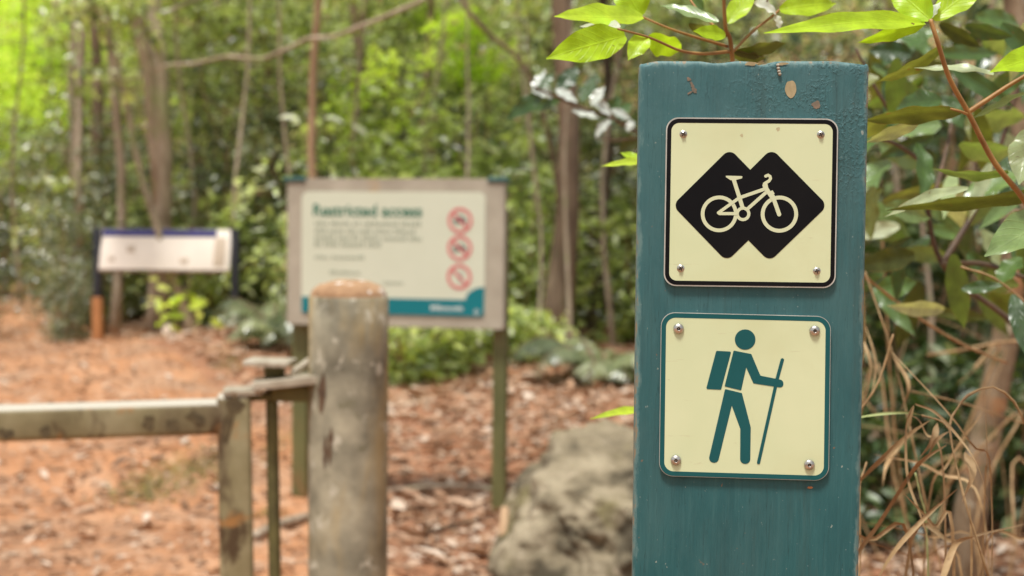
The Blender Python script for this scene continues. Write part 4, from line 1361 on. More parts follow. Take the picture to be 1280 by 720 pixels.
def make_shrub(name, label, cat, H, W, nstem, per, leaf, mat, seed, tpl=TPL, bark=None, group=None, low=0.12):
    r = np.random.default_rng(seed); rs = random.Random(seed)
    root = empty(name); tag(root, label, cat, group)
    mb = MB(); centers = []; radii = []
    for k in range(nstem):
        an = 2 * PI * (k + rs.random()) / nstem
        d = W * 0.5 * rs.uniform(0.3, 1.0)
        hh = H * rs.uniform(0.55, 1.0)
        l = wobble_line((rs.uniform(-.05, .05), rs.uniform(-.05, .05), -0.1), (math.cos(an) * d, math.sin(an) * d, hh), 7, 0.1, seed * 3.1 + k)
        mb.tube(l, [0.012 * (1.1 - q / 8) * (0.6 + H * 0.35) for q in range(8)], 6, False)
        for q in range(8):
            t = q / 7
            if t < low: continue
            for _ in range(1 + (q % 2)):
                centers.append(tuple(l[q] + Vector((rs.gauss(0, .16), rs.gauss(0, .16), rs.gauss(0, .08))) * W))
                radii.append(W * rs.uniform(0.07, 0.18))
    mb.build('stem', bark or MAT['bark_red'], root, smooth=True)
    P, A, N, S_, V = clump_leaves(centers, radii, per, leaf, r)
    k = P[:, 2] > 0.02
    obj_from('foliage', cloud_mesh(name + '_foliage', P[k], A[k], N[k], S_[k], V[k], mat, tpl), root)
    return root


def make_fern(name, label, cat, n, L, mat, seed, group=None, up_=0.9, leafw=0.10):
    """rosette of arching fronds with leaflets in two rows"""
    r = np.random.default_rng(seed); rs = random.Random(seed)
    root = empty(name); tag(root, label, cat, group)
    mb = MB(); P, A, N, S_, V = [], [], [], [], []
    for k in range(n):
        an = 2 * PI * (k + rs.random() * 0.7) / n
        d = Vector((math.cos(an), math.sin(an), 0))
        ll = L * rs.uniform(0.7, 1.1); el = rs.uniform(0.5, 1.1) * up_
        line = []
        for q in range(15):
            t = q / 14
            line.append(d * (ll * t * 0.75) + Vector((0, 0, ll * (el * t - 0.95 * el * t * t * t) * 0.85)) + Vector((0, 0, 0.02)))
        mb.tube(line, [0.006 * (1.05 - q / 14) + 0.001 for q in range(15)], 5, False)
        vv = rs.uniform(0.3, 0.95)
        for q in range(3, 15):
            tg = (line[q] - line[q - 1]).normalized(); sd = tg.cross(Vector((0, 0, 1))).normalized()
            for s in (-1, 1):
                for h_ in (0, 0.5):
                    b = line[q - 1].lerp(line[q], h_)
                    P.append(tuple(b)); A.append(tuple(sd * s + tg * 0.55 + Vector((0, 0, -0.25))))
                    N.append(tuple(sd.cross(tg) + Vector((rs.gauss(0, .15), rs.gauss(0, .15), 0))))
                    S_.append(ll * leafw * 2.6 * (math.sin(PI * (0.12 + 0.83 * q / 14)) * 0.9 + 0.1)); V.append(min(1, max(0, vv + rs.gauss(0, .1))))
    mb.build('stalk', MAT['leaf_olive'] if False else MAT['bark_brown'], root, smooth=True)
    N = np.array(N); N[N[:, 2] < 0] *= -1
    obj_from('fronds', cloud_mesh(name + '_fronds', P, A, N, S_, V, mat, TPL_LONG), root)
    return root


def place(o, px, Y, rz=0.0, s=1.0):
    p = at(px, 400, Y)
    o.location = (p.x, p.y, gz(p.x, p.y)); o.rotation_euler = (0, 0, rz); o.scale = (s, s, s)
    return o


def put_copy(src, px, Y, rz, s, label, group):
    p = at(px, 400, Y)
    return dup(src, (p.x, p.y, gz(p.x, p.y)), rz, s, label, group)


# ---- individual trees one can pick out
place(make_tree('pale_tree', 'pale grey forked tree trunk standing behind the map board', 'tree', 7.5, 0.09, 0.36, 1.4, 16, 60, 0.095, MAT['leaf_mid'],
                MAT['bark_grey'], 21, (-0.01, 0), True), 197, 12.9, 0.4)
place(make_tree('slender_tree', 'slim pale straight trunk left of the forked tree behind the map board', 'tree', 7, 0.05, 0.45, 1.2, 12, 50, 0.09, MAT['leaf_mid'],
                MAT['bark_grey'], 22, (-0.012, 0)), 141, 13.3, 1.0)
place(make_tree('slender_tree', 'thin reddish brown tree trunk rising above the left part of the notice board', 'tree', 6.5, 0.042, 0.42, 1.2, 12, 50, 0.09, MAT['leaf_mid'],
                MAT['bark_red'], 23, (0.0, 0)), 399, 10.8, 2.0)
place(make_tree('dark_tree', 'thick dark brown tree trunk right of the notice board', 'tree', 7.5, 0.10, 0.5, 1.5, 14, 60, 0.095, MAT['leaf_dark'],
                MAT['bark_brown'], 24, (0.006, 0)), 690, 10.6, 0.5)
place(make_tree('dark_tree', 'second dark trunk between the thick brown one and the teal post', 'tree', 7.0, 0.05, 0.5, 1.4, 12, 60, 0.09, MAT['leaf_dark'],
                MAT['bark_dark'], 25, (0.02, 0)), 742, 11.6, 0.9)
place(make_tree('tan_tree', 'tan mottled trunk standing behind the leaves at the right edge', 'tree', 6.0, 0.046, 0.60, 1.1, 10, 40, 0.10, MAT['leaf_mid'],
                MAT['bark_tan'], 26, (0.010, 0)), 1196, 4.3, 0.0)
place(make_tree('leaning_sapling', 'thin bare stem leaning left just right of the forked tree', 'tree', 4.2, 0.04, 0.5, 0.9, 8, 30, 0.11, MAT['leaf_mid'],
                MAT['bark_grey'], 27, (-0.32, 0)), 252, 12.3, 0.0)
place(make_tree('slender_tree', 'pale thin trunk at the left edge of the bright clearing', 'tree', 8, 0.05, 0.45, 1.3, 10, 34, 0.13, MAT['leaf_lime'],
                MAT['bark_grey'], 28, (0.004, 0)), 92, 17.0, 0.0)
place(make_tree('slender_tree', 'slim grey trunk between the bright clearing and the map board', 'tree', 8, 0.055, 0.4, 1.3, 12, 36, 0.13, MAT['leaf_mid'],
                MAT['bark_grey'], 29, (0.004, 0)), 107, 15.2, 0.0)

thin = make_tree('thin_stem', 'thin bare brown stem among the forest leaves', 'sapling', 6.0, 0.02, 0.55, 0.8, 8, 20, 0.11, MAT['leaf_mid'],
                 MAT['bark_grey'], 30, (0.03, 0), group='thin bare stems in the forest')
place(thin, 300, 12.6, 0.0)
for (px, Y, rz, s) in ((90, 14.5, 1.1, 1.1), (228, 13.5, 2.2, 1.0), (360, 11.8, 3.3, .9), (455, 12.2, 4.4, 1.0), (545, 12.5, 5.5, 1.1), (575, 11.2, .6, .8), (650, 11.4, 1.7, .9), (668, 10.0, 2.8, .7),
                       (715, 9.9, 3.9, .8), (770, 10.9, 5.0, 1.0), (1100, 6.5, 1.0, .7), (1150, 5.6, 2.4, .6), (1262, 6.0, 3.3, .7), (1235, 7.5, 4.2, .9), (30, 18, 4.9, 1.2), (172, 17, 5.7, 1.2)):
    put_copy(thin, px, Y, rz, s, 'thin bare brown stem among the forest leaves', 'thin bare stems in the forest')

# ---- background trees, copied
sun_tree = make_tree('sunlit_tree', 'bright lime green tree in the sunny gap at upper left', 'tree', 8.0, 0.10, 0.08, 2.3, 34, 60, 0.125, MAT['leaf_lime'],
                     MAT['bark_grey'], 31, crown1=0.72, group='sunlit trees at upper left')  # sunlight on these trees is painted in by the lime leaf colour
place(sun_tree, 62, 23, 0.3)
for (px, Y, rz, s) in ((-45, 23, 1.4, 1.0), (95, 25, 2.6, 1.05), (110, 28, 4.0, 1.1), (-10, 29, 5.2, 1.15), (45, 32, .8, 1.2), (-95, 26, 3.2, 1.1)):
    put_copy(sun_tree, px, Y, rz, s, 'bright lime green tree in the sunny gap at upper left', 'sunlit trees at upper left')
green_tree = make_tree('leafy_tree', 'fresh green leafy tree rising behind the notice board', 'tree', 7.5, 0.09, 0.10, 1.9, 30, 78, 0.095, MAT['leaf_mid'],
                       MAT['bark_brown'], 32, crown1=0.55, group='leafy trees behind the notice board')
place(green_tree, 330, 16.5, 0.3)
for (px, Y, rz, s) in ((445, 15.0, 1.2, .95), (590, 16.5, 2.8, 1.0), (500, 19, 4.4, 1.1), (385, 20, 5.4, 1.15), (655, 18.5, 0.9, 1.05), (250, 19.5, 2.1, 1.1)):
    put_copy(green_tree, px, Y, rz, s, 'fresh green leafy tree rising behind the notice board', 'leafy trees behind the notice board')
lime2 = make_tree('yellow_green_tree', 'yellow green bushy tree above the right half of the notice board', 'tree', 5.2, 0.06, 0.15, 1.25, 22, 70, 0.095, MAT['leaf_lime'],
                  MAT['bark_brown'], 33)
place(lime2, 528, 13.6, 0.3)
dark_tree = make_tree('shady_tree', 'hazy grey green tree deep in the forest', 'tree', 8.0, 0.11, 0.06, 2.1, 32, 60, 0.11, MAT['leaf_haze'],
                      MAT['bark_brown'], 34, crown1=0.62, group='shady trees deep in the forest')
place(dark_tree, 150, 21, 0.3)
for (px, Y, rz, s) in ((205, 23, 1.2, 1.0), (300, 23.5, 2.2, 1.1), (560, 24, 3.3, 1.1), (690, 15.5, 4.4, .9), (770, 17, 5.5, 1.0), (850, 19, .6, 1.05), (930, 16, 1.8, 1.0),
                       (1010, 15, 2.9, .95), (1100, 13, 3.7, .95), (1180, 16, 4.9, 1.0), (1270, 14, 5.8, 1.0), (1360, 16, 1.1, 1.0), (430, 26, 2.4, 1.15), (740, 25, 4.1, 1.15)):
    put_copy(dark_tree, px, Y, rz, s, 'hazy grey green tree deep in the forest', 'shady trees deep in the forest')

over = make_tree('added_shade_tree', 'tall spreading tree added to shade the far end of the clay track', 'tree', 8.5, 0.09, 0.50, 2.8, 30, 90, 0.13, MAT['leaf_dark'], MAT['bark_brown'], 36)
place(over, 118, 17.0, 4.0)  # tree put in so that its crown casts shade on the far track

# ---- understorey
sh_a = make_shrub('broad_leaf_shrub', 'broad leaved green shrub at the foot of the forest edge', 'shrub', 1.7, 1.5, 9, 30, 0.105, MAT['leaf_mid'], 41, group='broad leaved shrubs along the forest edge')
place(sh_a, 428, 11.6, 0.2, 0.65)
for (px, Y, rz, s) in ((275, 13.8, 1, .9), (130, 17.5, 2, 1.1), (640, 11.5, 5.4, .7), (172, 15.2, 2.2, 1.0), (432, 12.9, .9, 1.0),
                       (520, 12.0, 2.9, 1.25), (620, 12.3, 4.0, 1.2), (800, 11.5, 1.7, .9), (20, 25, 4.0, 1.2)):
    put_copy(sh_a, px, Y, rz, s, 'broad leaved green shrub at the foot of the forest edge', 'broad leaved shrubs along the forest edge')
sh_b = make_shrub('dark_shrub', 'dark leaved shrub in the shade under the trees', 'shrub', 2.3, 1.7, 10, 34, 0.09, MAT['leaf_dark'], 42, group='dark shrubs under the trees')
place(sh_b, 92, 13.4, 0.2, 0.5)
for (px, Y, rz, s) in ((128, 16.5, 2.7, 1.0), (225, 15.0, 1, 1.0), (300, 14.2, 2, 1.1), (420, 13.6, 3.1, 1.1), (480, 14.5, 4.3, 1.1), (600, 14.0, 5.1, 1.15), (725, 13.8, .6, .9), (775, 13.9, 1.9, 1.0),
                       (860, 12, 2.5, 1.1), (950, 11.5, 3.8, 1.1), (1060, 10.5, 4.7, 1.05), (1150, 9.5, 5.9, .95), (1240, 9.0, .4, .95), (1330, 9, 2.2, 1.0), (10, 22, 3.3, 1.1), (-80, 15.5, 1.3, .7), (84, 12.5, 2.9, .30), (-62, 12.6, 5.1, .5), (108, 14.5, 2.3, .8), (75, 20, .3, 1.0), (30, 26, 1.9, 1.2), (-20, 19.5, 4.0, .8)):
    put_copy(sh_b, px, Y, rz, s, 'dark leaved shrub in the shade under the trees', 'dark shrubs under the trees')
sh_c = make_shrub('bright_seedling', 'low bright green seedling clump beside the notice board posts', 'seedling', 0.62, 0.75, 9, 10, 0.10, MAT['leaf_mid'], 43, group='bright seedlings near the notice board')
place(sh_c, 512, 9.2, 0.2)
for (px, Y, rz, s) in ((548, 9.5, 1.5, .9), (600, 9.9, 2.5, .7), (530, 10.0, 4.0, 1.1), (650, 9.9, 5.0, .75)):
    put_copy(sh_c, px, Y, rz, s, 'low bright green seedling clump beside the notice board posts', 'bright seedlings near the notice board')
sd = make_shrub('young_sapling', 'small lime sapling glowing under the map board', 'sapling', 0.42, 0.75, 3, 1.2, 0.16, MAT['leaf_lime'], 44, low=0.8)
place(sd, 215, 11.8, 0.5)
fe = make_fern('palm_seedling', 'arching palm seedling at the foot of the dark trunk left of the teal post', 'palm', 11, 0.85, MAT['leaf_dark'], 51)
place(fe, 752, 8.9, 0.2)
fn = make_fern('fern', 'green fern on the forest edge by the track', 'fern', 12, 0.7, MAT['leaf_dark'], 52, group='ferns along the track edge')
place(fn, 338, 10.9, 0.3)
for (px, Y, rz, s) in ((345, 11.9, 1.5, .9), (360, 10.2, 2.5, .9), (300, 12.4, .7, .8)):
    put_copy(fn, px, Y, rz, s, 'green fern on the forest edge by the track', 'ferns along the track edge')
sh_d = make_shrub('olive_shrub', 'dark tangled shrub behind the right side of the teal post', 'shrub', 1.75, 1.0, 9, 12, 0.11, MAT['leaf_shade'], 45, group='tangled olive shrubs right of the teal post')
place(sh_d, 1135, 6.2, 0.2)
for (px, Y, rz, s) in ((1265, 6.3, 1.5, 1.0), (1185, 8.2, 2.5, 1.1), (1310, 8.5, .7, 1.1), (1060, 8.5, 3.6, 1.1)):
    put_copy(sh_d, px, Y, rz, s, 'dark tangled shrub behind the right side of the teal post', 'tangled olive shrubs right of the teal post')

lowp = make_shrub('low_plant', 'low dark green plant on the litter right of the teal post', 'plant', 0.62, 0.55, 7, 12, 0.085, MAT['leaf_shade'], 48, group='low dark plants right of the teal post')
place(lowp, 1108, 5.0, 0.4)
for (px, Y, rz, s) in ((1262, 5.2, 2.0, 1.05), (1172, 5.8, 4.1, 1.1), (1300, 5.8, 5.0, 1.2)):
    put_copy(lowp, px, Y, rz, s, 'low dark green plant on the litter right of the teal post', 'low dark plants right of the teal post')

# ---- branches, vines, sticks
def stick(name, pts, r0_, r1_, mat, label, cat, group=None, n=8):
    k = len(pts)
    m_ = MB(); m_.tube(pts, [r0_ + (r1_ - r0_) * i / (k - 1) for i in range(k)], n, True, wob=0.2, seed=len(label))
    o = m_.build(name, mat, smooth=True)
    return tag(o, label, cat, group)


def curve_pts(pts, n=18):
    """Catmull-Rom through points"""
    pts = [Vector(p) for p in pts]
    P_ = [pts[0] * 2 - pts[1]] + pts + [pts[-1] * 2 - pts[-2]]
    out = []
    segs = len(pts) - 1
    for i in range(segs):
        a, b, c, d = P_[i:i + 4]
        m = max(2, n // segs)
        for j in range(m):
            t = j / m
            out.append(0.5 * ((2 * b) + (c - a) * t + (2 * a - 5 * b + 4 * c - d) * t * t + (3 * b - a - 3 * c + d) * t ** 3))
    out.append(pts[-1])
    return out


stick('leaning_branch', curve_pts([at(105, 104, 12.9), at(165, 99, 12.2), at(205, 82, 11.7), at(240, 80, 11.3), at(285, 70, 11), at(330, 73, 10.6), at(385, 48, 10.4), at(420, 45, 10.2), at(520, 4, 10.0), at(560, -20, 10)]), 0.008, 0.019,
      MAT['bark_grey'], 'long thin branch slanting across the trees above the signs', 'branch')
stick('hanging_vine', curve_pts([at(560, -30, 9.5), at(590, 20, 9.5), at(615, 45, 9.6), at(660, 90, 9.7), at(690, 190, 9.9), at(705, 330, 10.1), at(700, 460, 10.2)]), 0.017, 0.013,
      MAT['bark_brown'], 'bent woody vine hanging beside the thick dark trunk', 'vine')
def on_ground(px, py, dz=0.015):
    d = ray(px, py); t = -CAM.z / d.z
    q = CAM + d * t
    for _ in range(4):
        t = (gz(q.x, q.y) - CAM.z) / d.z; q = CAM + d * t
    return Vector((q.x, q.y, gz(q.x, q.y) + dz))


stick('fallen_stick', curve_pts([on_ground(470, 611, .02), on_ground(520, 609, .04), on_ground(575, 611, .045), on_ground(625, 615, .03)]), 0.011, 0.008, MAT['bark_grey'],
      'pale straight stick lying between the bollard and the boulder', 'stick')
stick('fallen_stick', curve_pts([on_ground(505, 680, .02), on_ground(545, 672, .03), on_ground(600, 658, .03)]), 0.012, 0.006, MAT['twig_dark'],
      'dark twig on the leaf litter left of the boulder', 'stick')
stick('fallen_log', curve_pts([on_ground(318, 680, .03), on_ground(350, 668, .04), on_ground(382, 655, .03)]), 0.022, 0.019, MAT['bark_grey'],
      'short pale log on the ground behind the hinge pin', 'log')
stick('mossy_stump', [on_ground(628, 720, -.08), on_ground(628, 720, .06), on_ground(630, 716, .22)], 0.03, 0.014, MAT['bark_red'],
      'short brown stub beside the left end of the boulder', 'stump')

# ---- leaf litter: one sheet of countless dry leaves
N_L = 36000
P, A, N, S_, V = [], [], [], [], []
while len(P) < N_L:
    y = 3.0 + 12.0 * rng.random() ** 1.15
    x = rng.uniform(-0.42, 0.40) * y + rng.normal() * 0.2
    px_, pw_ = path_at(y)
    onp = abs(x - px_) < pw_ * 0.5
    dens = 0.5 + 0.5 * mnoise.noise(Vector((x * 0.9, y * 0.9, 3)))
    if onp and rng.random() > 0.20 + 0.8 * max(0, dens - .42): continue
    if not onp and rng.random() > 0.35 + 0.6 * dens: continue
    P.append((x, y, gz(x, y) + (0.018 if onp else 0.006) + 0.014 * rng.random()))
    a = rng.uniform(0, 2 * PI)
    A.append((math.cos(a), math.sin(a), rng.normal() * 0.18))
    N.append((rng.normal() * 0.3, rng.normal() * 0.3, 1))
    S_.append(min(0.12, 0.036 * math.exp(rng.normal() * 0.5)) * (0.85 if onp else 1.25)); V.append(np.clip(rng.normal(0.52 if onp else 0.62, 0.28), 0, 1))
lo = obj_from('leaf_litter', cloud_mesh('leaf_litter', P, A, N, S_, V, MAT['litter'], TPL_LITTER))
tag(lo, 'brown and tan dry leaves scattered over the red ground', 'leaf litter', kind='stuff')

P, A, N, S_, V = [], [], [], [], []
for (px, py, rx, ry, n_) in ((205, 598, 0.20, 0.30, 900), (175, 620, 0.16, 0.12, 350), (258, 585, 0.10, 0.2, 260), (345, 560, 0.05, 0.25, 120), (335, 650, .06, .1, 90), (288, 470, .12, .25, 200)):
    c = on_ground(px, py)
    for _ in range(n_):
        x = c.x + rng.normal() * rx * 0.5; y = c.y + rng.normal() * ry * 0.6
        P.append((x, y, gz(x, y) + 0.012)); a = rng.uniform(0, 2 * PI)
        A.append((math.cos(a), math.sin(a), rng.uniform(0.2, 1.4))); N.append((rng.normal() * .5, rng.normal() * .5, 1)); S_.append(rng.uniform(.012, .04)); V.append(rng.random())
mo_ = obj_from('moss', cloud_mesh('moss', P, A, N, S_, V, MAT['leaf_olive'], TPL_LONG)); tag(mo_, 'yellow green moss and tiny weeds on the clay track', 'moss', kind='stuff')

P, A, N, S_, V = [], [], [], [], []
for _ in range(900):
    y = 3.2 + 9 * rng.random() ** 1.2; x = rng.uniform(-0.4, 0.4) * y
    px_, pw_ = path_at(y)
    if abs(x - px_) < pw_ * 0.5 and rng.random() < 0.6: continue
    a = rng.uniform(0, 2 * PI)
    P.append((x, y, gz(x, y) + 0.03)); A.append((math.cos(a), math.sin(a), rng.normal() * 0.06)); N.append((0, 0, 1)); S_.append(0.06 * math.exp(rng.normal() * 0.7)); V.append(rng.uniform(0, 0.45))
tw = obj_from('twig_litter', cloud_mesh('twig_litter', P, A, N, S_, V, MAT['litter'], leaf_template(0.07, 0.03, 0.02))); tag(tw, 'countless small broken twigs lying on the ground', 'twig litter', kind='stuff')

# ---- distant forest that closes the view
centers, radii = [], []
rs = random.Random(99)
for k in range(1500):
    y = rs.uniform(33, 52)
    x = rs.uniform(-0.46, 0.46) * y * 1.25
    z = gz(x, y) + (rs.random() ** 0.9) * 9.5
    centers.append((x, y, z)); radii.append(rs.uniform(0.7, 1.4))
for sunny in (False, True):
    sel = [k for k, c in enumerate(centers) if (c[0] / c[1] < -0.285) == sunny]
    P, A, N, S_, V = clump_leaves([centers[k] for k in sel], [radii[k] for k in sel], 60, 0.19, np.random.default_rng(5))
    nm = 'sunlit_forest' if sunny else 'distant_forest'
    fo = obj_from(nm, cloud_mesh(nm, P, A, N, S_, V, MAT['leaf_lime' if sunny else 'leaf_mid']))  # lime colour paints sunlight into the left end of the mass
    tag(fo, 'bright lime mass of far leaves coloured as sunlit at the left end of the forest' if sunny else 'blurred mass of far forest leaves closing the view', 'forest', kind='stuff')


# ------------------------------------------------------------------ near shrub: every leaf a part
def near_leaf_mesh(origin, B, Tp, width, roll, bend, fold, var, mat, name='leaf', wavy=0.0, tip=1.0):
    """leaf from base B to tip Tp; roll turns it about its axis from facing the viewer's side; bend sags the blade"""
    B, Tp = Vector(B), Vector(Tp)
    ax = Tp - B; L = ax.length; a = ax.normalized()
    nrm = (CAM - origin - (B + Tp) / 2).normalized(); nrm = (nrm - a * nrm.dot(a)).normalized()
    # positive roll lifts the upper face toward the sky, negative shows more of the underside
    na, nb = Quaternion(a, abs(roll)) @ nrm, Quaternion(a, -abs(roll)) @ nrm
    nrm = na if (na.z >= nb.z) == (roll >= 0) else nb
    sd = nrm.cross(a)
    nt_, ns = 18, 8
    vs, fs, uv = [], [], []
    for i in range(nt_ + 1):
        t = i / nt_
        w = width * (math.sin(PI * min(1, t * 0.94 + 0.03) ** 0.82) ** 0.85) * (1 - 0.35 * t ** 5 * tip)
        if t > 0.86: w *= 1 - 0.55 * ((t - 0.86) / 0.14) ** 1.0
        w = max(w, width * 0.02)
        for j in range(ns + 1):
            s = j / ns * 2 - 1
            h_ = fold * abs(s) * w * 0.5 - bend * L * (4 * t * (1 - t)) * -1 * 0.5 + wavy * w * 0.14 * math.sin(t * 17 + s * 1.5 + var * 9) * s * s
            h_ += wavy * 0.03 * L * math.sin(t * 5 + var * 20)
            p_ = B + a * (L * t) + sd * (s * w * 0.5) + nrm * h_
            vs.append(p_); uv.append((j / ns, t))
    for i in range(nt_):
        for j in range(ns):
            q_ = i * (ns + 1) + j
            fs.append((q_, q_ + 1, q_ + ns + 2, q_ + ns + 1))
    me = bpy.data.meshes.new(name)
    me.from_pydata([tuple(v) for v in vs], [], fs)
    me.polygons.foreach_set('use_smooth', [True] * len(fs))
    at_ = me.attributes.new('var', 'FLOAT', 'POINT'); at_.data.foreach_set('value', [var] * len(vs))
    ul = me.uv_layers.new(name='UVMap')
    for lp in me.loops:
        ul.data[lp.index].uv = uv[lp.vertex_index]
    me.materials.append(mat); me.update()
    return me


MPP = 1 / F_PX


def near_plant(name, label, cat, stems, leaves, base, mat_twig):
    """stems: lists of (px,py,Y) ; leaves: base px, tip px, width px, Y, dY, roll deg, material, var"""
    root = empty(name, base); tag(root, label, cat)
    b = Vector(base)
    for (pts, ra, rb_) in stems:
        pts3 = [Vector(p) if isinstance(p, Vector) else at(*p) for p in pts]
        c = curve_pts(pts3, 6 * len(pts3))
        k = len(c)
        m_ = MB(); m_.tube([q_ - b for q_ in c], [ra + (rb_ - ra) * i / (k - 1) for i in range(k)], 8, True)
        m_.build('stem', mat_twig, root, smooth=True)
    for i, L_ in enumerate(leaves):
        (bx, by), (tx_, ty_), w, Y, dY, roll, mt, var = L_[:8]
        bend = L_[8] if len(L_) > 8 else 0.06
        B = at(bx, by, Y); Tp = at(tx_, ty_, Y + dY)
        cr = max(0.25, abs(math.cos(math.radians(roll))))
        me = near_leaf_mesh(b, B - b, Tp - b, w * MPP * Y / cr, math.radians(roll), bend, 0.28, var, MAT[mt], wavy=0.6)
        obj_from('leaf', me, root)
    return root


NL, NG, NO, NP = 'near_lime', 'near_green', 'near_olive', 'near_pale'
base1 = Vector((at(930, 400, 1.16).x, at(930, 400, 1.16).y, 0))
near_plant('young_tree', 'young plant with lime yellow leaves and orange twigs above the post top', 'sapling',
           [([base1, (932, 520, 1.16), (926, 250, 1.15), (915, 68, 1.12), (907, 34, 1.11), (904, -20, 1.10)], 0.0022, 0.0014),
            ([(914, 64, 1.12), (880, 67, 1.10), (850, 63, 1.08), (812, 47, 1.06), (772, 36, 1.05)], 0.0014, 0.0008),
            ([(910, 58, 1.12), (872, 47, 1.11), (838, 36, 1.10), (800, 20, 1.10)], 0.0012, 0.0008),
            ([(908, 45, 1.115), (890, 30, 1.13), (872, 12, 1.15), (855, -12, 1.17)], 0.0012, 0.0008),
            ([(915, 66, 1.12), (940, 40, 1.13), (968, 18, 1.14), (985, 2, 1.15)], 0.0012, 0.0009)],
           [((803, 22), (692, 22), 26, 1.09, -.03, 40, NL, .75), ((782, 44), (682, 74), 44, 1.06, -.03, 12, NL, .5, .05),
            ((801, 20), (772, -26), 46, 1.10, .0, 20, NL, .55), ((808, 46), (785, 75), 26, 1.06, -.01, 15, NL, .6),
            ((812, 44), (852, 64), 30, 1.08, .03, -30, NL, .25), ((898, 27), (826, 8), 13, 1.12, .02, 50, NG, .8),
            ((906, 44), (866, 39), 18, 1.11, -.02, 25, NL, .4), ((909, 30), (944, -14), 26, 1.11, .02, 15, NL, .7),
            ((970, 16), (940, 3), 12, 1.14, -.01, 55, NP, .9), ((975, 12), (1046, 4), 28, 1.14, .02, 20, NL, .6),
            ((968, 18), (975, 38), 9, 1.14, .0, 50, NP, .9), ((918, 64), (984, 54), 18, 1.13, .02, -40, NO, .35),
            ((916, 66), (958, 72), 14, 1.13, .02, -50, NO, .2), ((775, 36), (725, 33), 12, 1.06, .03, 60, NP, .7),
            ((856, -10), (880, 12), 16, 1.17, .01, 40, NG, .5), ((800, 24), (770, 37), 10, 1.1, .02, 55, NG, .7),
            ((862, 30), (900, 46), 14, 1.13, .03, -30, NO, .5)],
           base1, MAT['twig'])
base2 = Vector((at(1330, 400, 1.1).x, at(1330, 400, 1.1).y, 0))
near_plant('young_tree', 'large leaved plant with a thin brown stem at the upper right edge', 'sapling',
           [([base2, (1332, 560, 1.10), (1310, 330, 1.08), (1285, 258, 1.06), (1243, 203, 1.05), (1211, 142, 1.04), (1187, 98, 1.03), (1172, 52, 1.02), (1163, 24, 1.02)], 0.0026, 0.0015),
            ([(1209, 141, 1.04), (1238, 122, 1.04), (1264, 105, 1.04), (1300, 84, 1.04)], 0.0019, 0.0014),
            ([(1210, 143, 1.04), (1200, 139, 1.03), (1188, 136, 1.03)], 0.0011, 0.0008),
            ([(1300, 300, 1.08), (1290, 275, 1.05)], 0.0015, 0.001)],
           [((1157, 27), (956, 39), 24, 1.02, -.03, 35, NL, .6, .03), ((1155, 29), (1073, 52), 17, 1.02, .04, -35, NL, .45),
            ((1163, 24), (1112, -18), 40, 1.02, .02, 15, NL, .5), ((1167, 24), (1232, -22), 34, 1.02, .02, 20, NL, .6),
            ((1330, 60), (1236, 92), 34, 1.04, -.03, 25, NL, .45), ((1242, 94), (1143, 84), 9, 1.05, .02, 62, NP, .35),
            ((1178, 58), (1096, 104), 16, 1.06, .05, -45, NO, .6), ((1201, 140), (1078, 150), 22, 1.05, .05, -40, NO, .5, -.06),
            ((1150, 150), (1082, 178), 17, 1.1, .03, -30, NP, .4), ((1296, 160), (1274, 232), 46, 1.05, -.02, 15, NP, .15),
            ((1330, 262), (1230, 322), 52, 1.05, -.03, 22, NG, .75, .05), ((1320, 238), (1108, 266), 18, 1.08, .06, -50, NO, .3, -.04),
            ((1282, 118), (1213, 150), 9, 1.06, .03, 60, NO, .4), ((1165, 22), (1176, 2), 10, 1.02, 0, 50, NP, .9),
            ((1260, 215), (1165, 212), 12, 1.1, .05, -55, NG, .6), ((1210, 235), (1105, 270), 14, 1.12, .06, 40, NP, .3)],
           base2, MAT['twig'])
# darker plant behind, a little out of focus
base3 = Vector((at(1330, 400, 1.75).x, at(1330, 400, 1.75).y, 0))
r3 = random.Random(17)
lv = []
for k in range(88):
    bx = r3.uniform(1085, 1290); by = r3.uniform(20, 390)
    if by < 60 and bx < 1120: by += 60
    ln = r3.uniform(55, 110) * (1.5 / 1.75)
    an = r3.choice((r3.gauss(PI * 0.5, .35), r3.gauss(PI * 0.85, .35), r3.gauss(PI * 0.15, .35)))
    lv.append(((bx, by), (bx + math.cos(an) * ln, by + math.sin(an) * ln), r3.uniform(16, 30), 1.75 + r3.uniform(-.35, .45), r3.uniform(-.08, .08), r3.uniform(-55, 55),
               r3.choice((NG, NG, NG, NO, NP if r3.random() < .4 else NG)), r3.uniform(0, .8)))
near_plant('leafy_shrub', 'dark leafy shrub with hanging leaves behind the right edge of the post', 'shrub',
           [([base3, (1330, 620, 1.75), (1285, 430, 1.75), (1178, 330, 1.75), (1150, 200, 1.72), (1100, 120, 1.7), (1070, 60, 1.7)], 0.005, 0.0015),
            ([(1178, 330, 1.75), (1230, 240, 1.8), (1270, 120, 1.8), (1300, 20, 1.8)], 0.004, 0.002),
            ([(1150, 200, 1.72), (1120, 180, 1.6), (1092, 172, 1.5)], 0.003, 0.0015),
            ([(1178, 330, 1.75), (1230, 330, 1.6), (1290, 350, 1.5)], 0.004, 0.002),
            ([(1165, 260, 1.74), (1190, 150, 1.9), (1200, 30, 2.0)], 0.003, 0.0015)], lv, base3, MAT['twig_dark'])
base5 = Vector((at(850, 400, 2.45).x, at(850, 400, 2.45).y, 0))
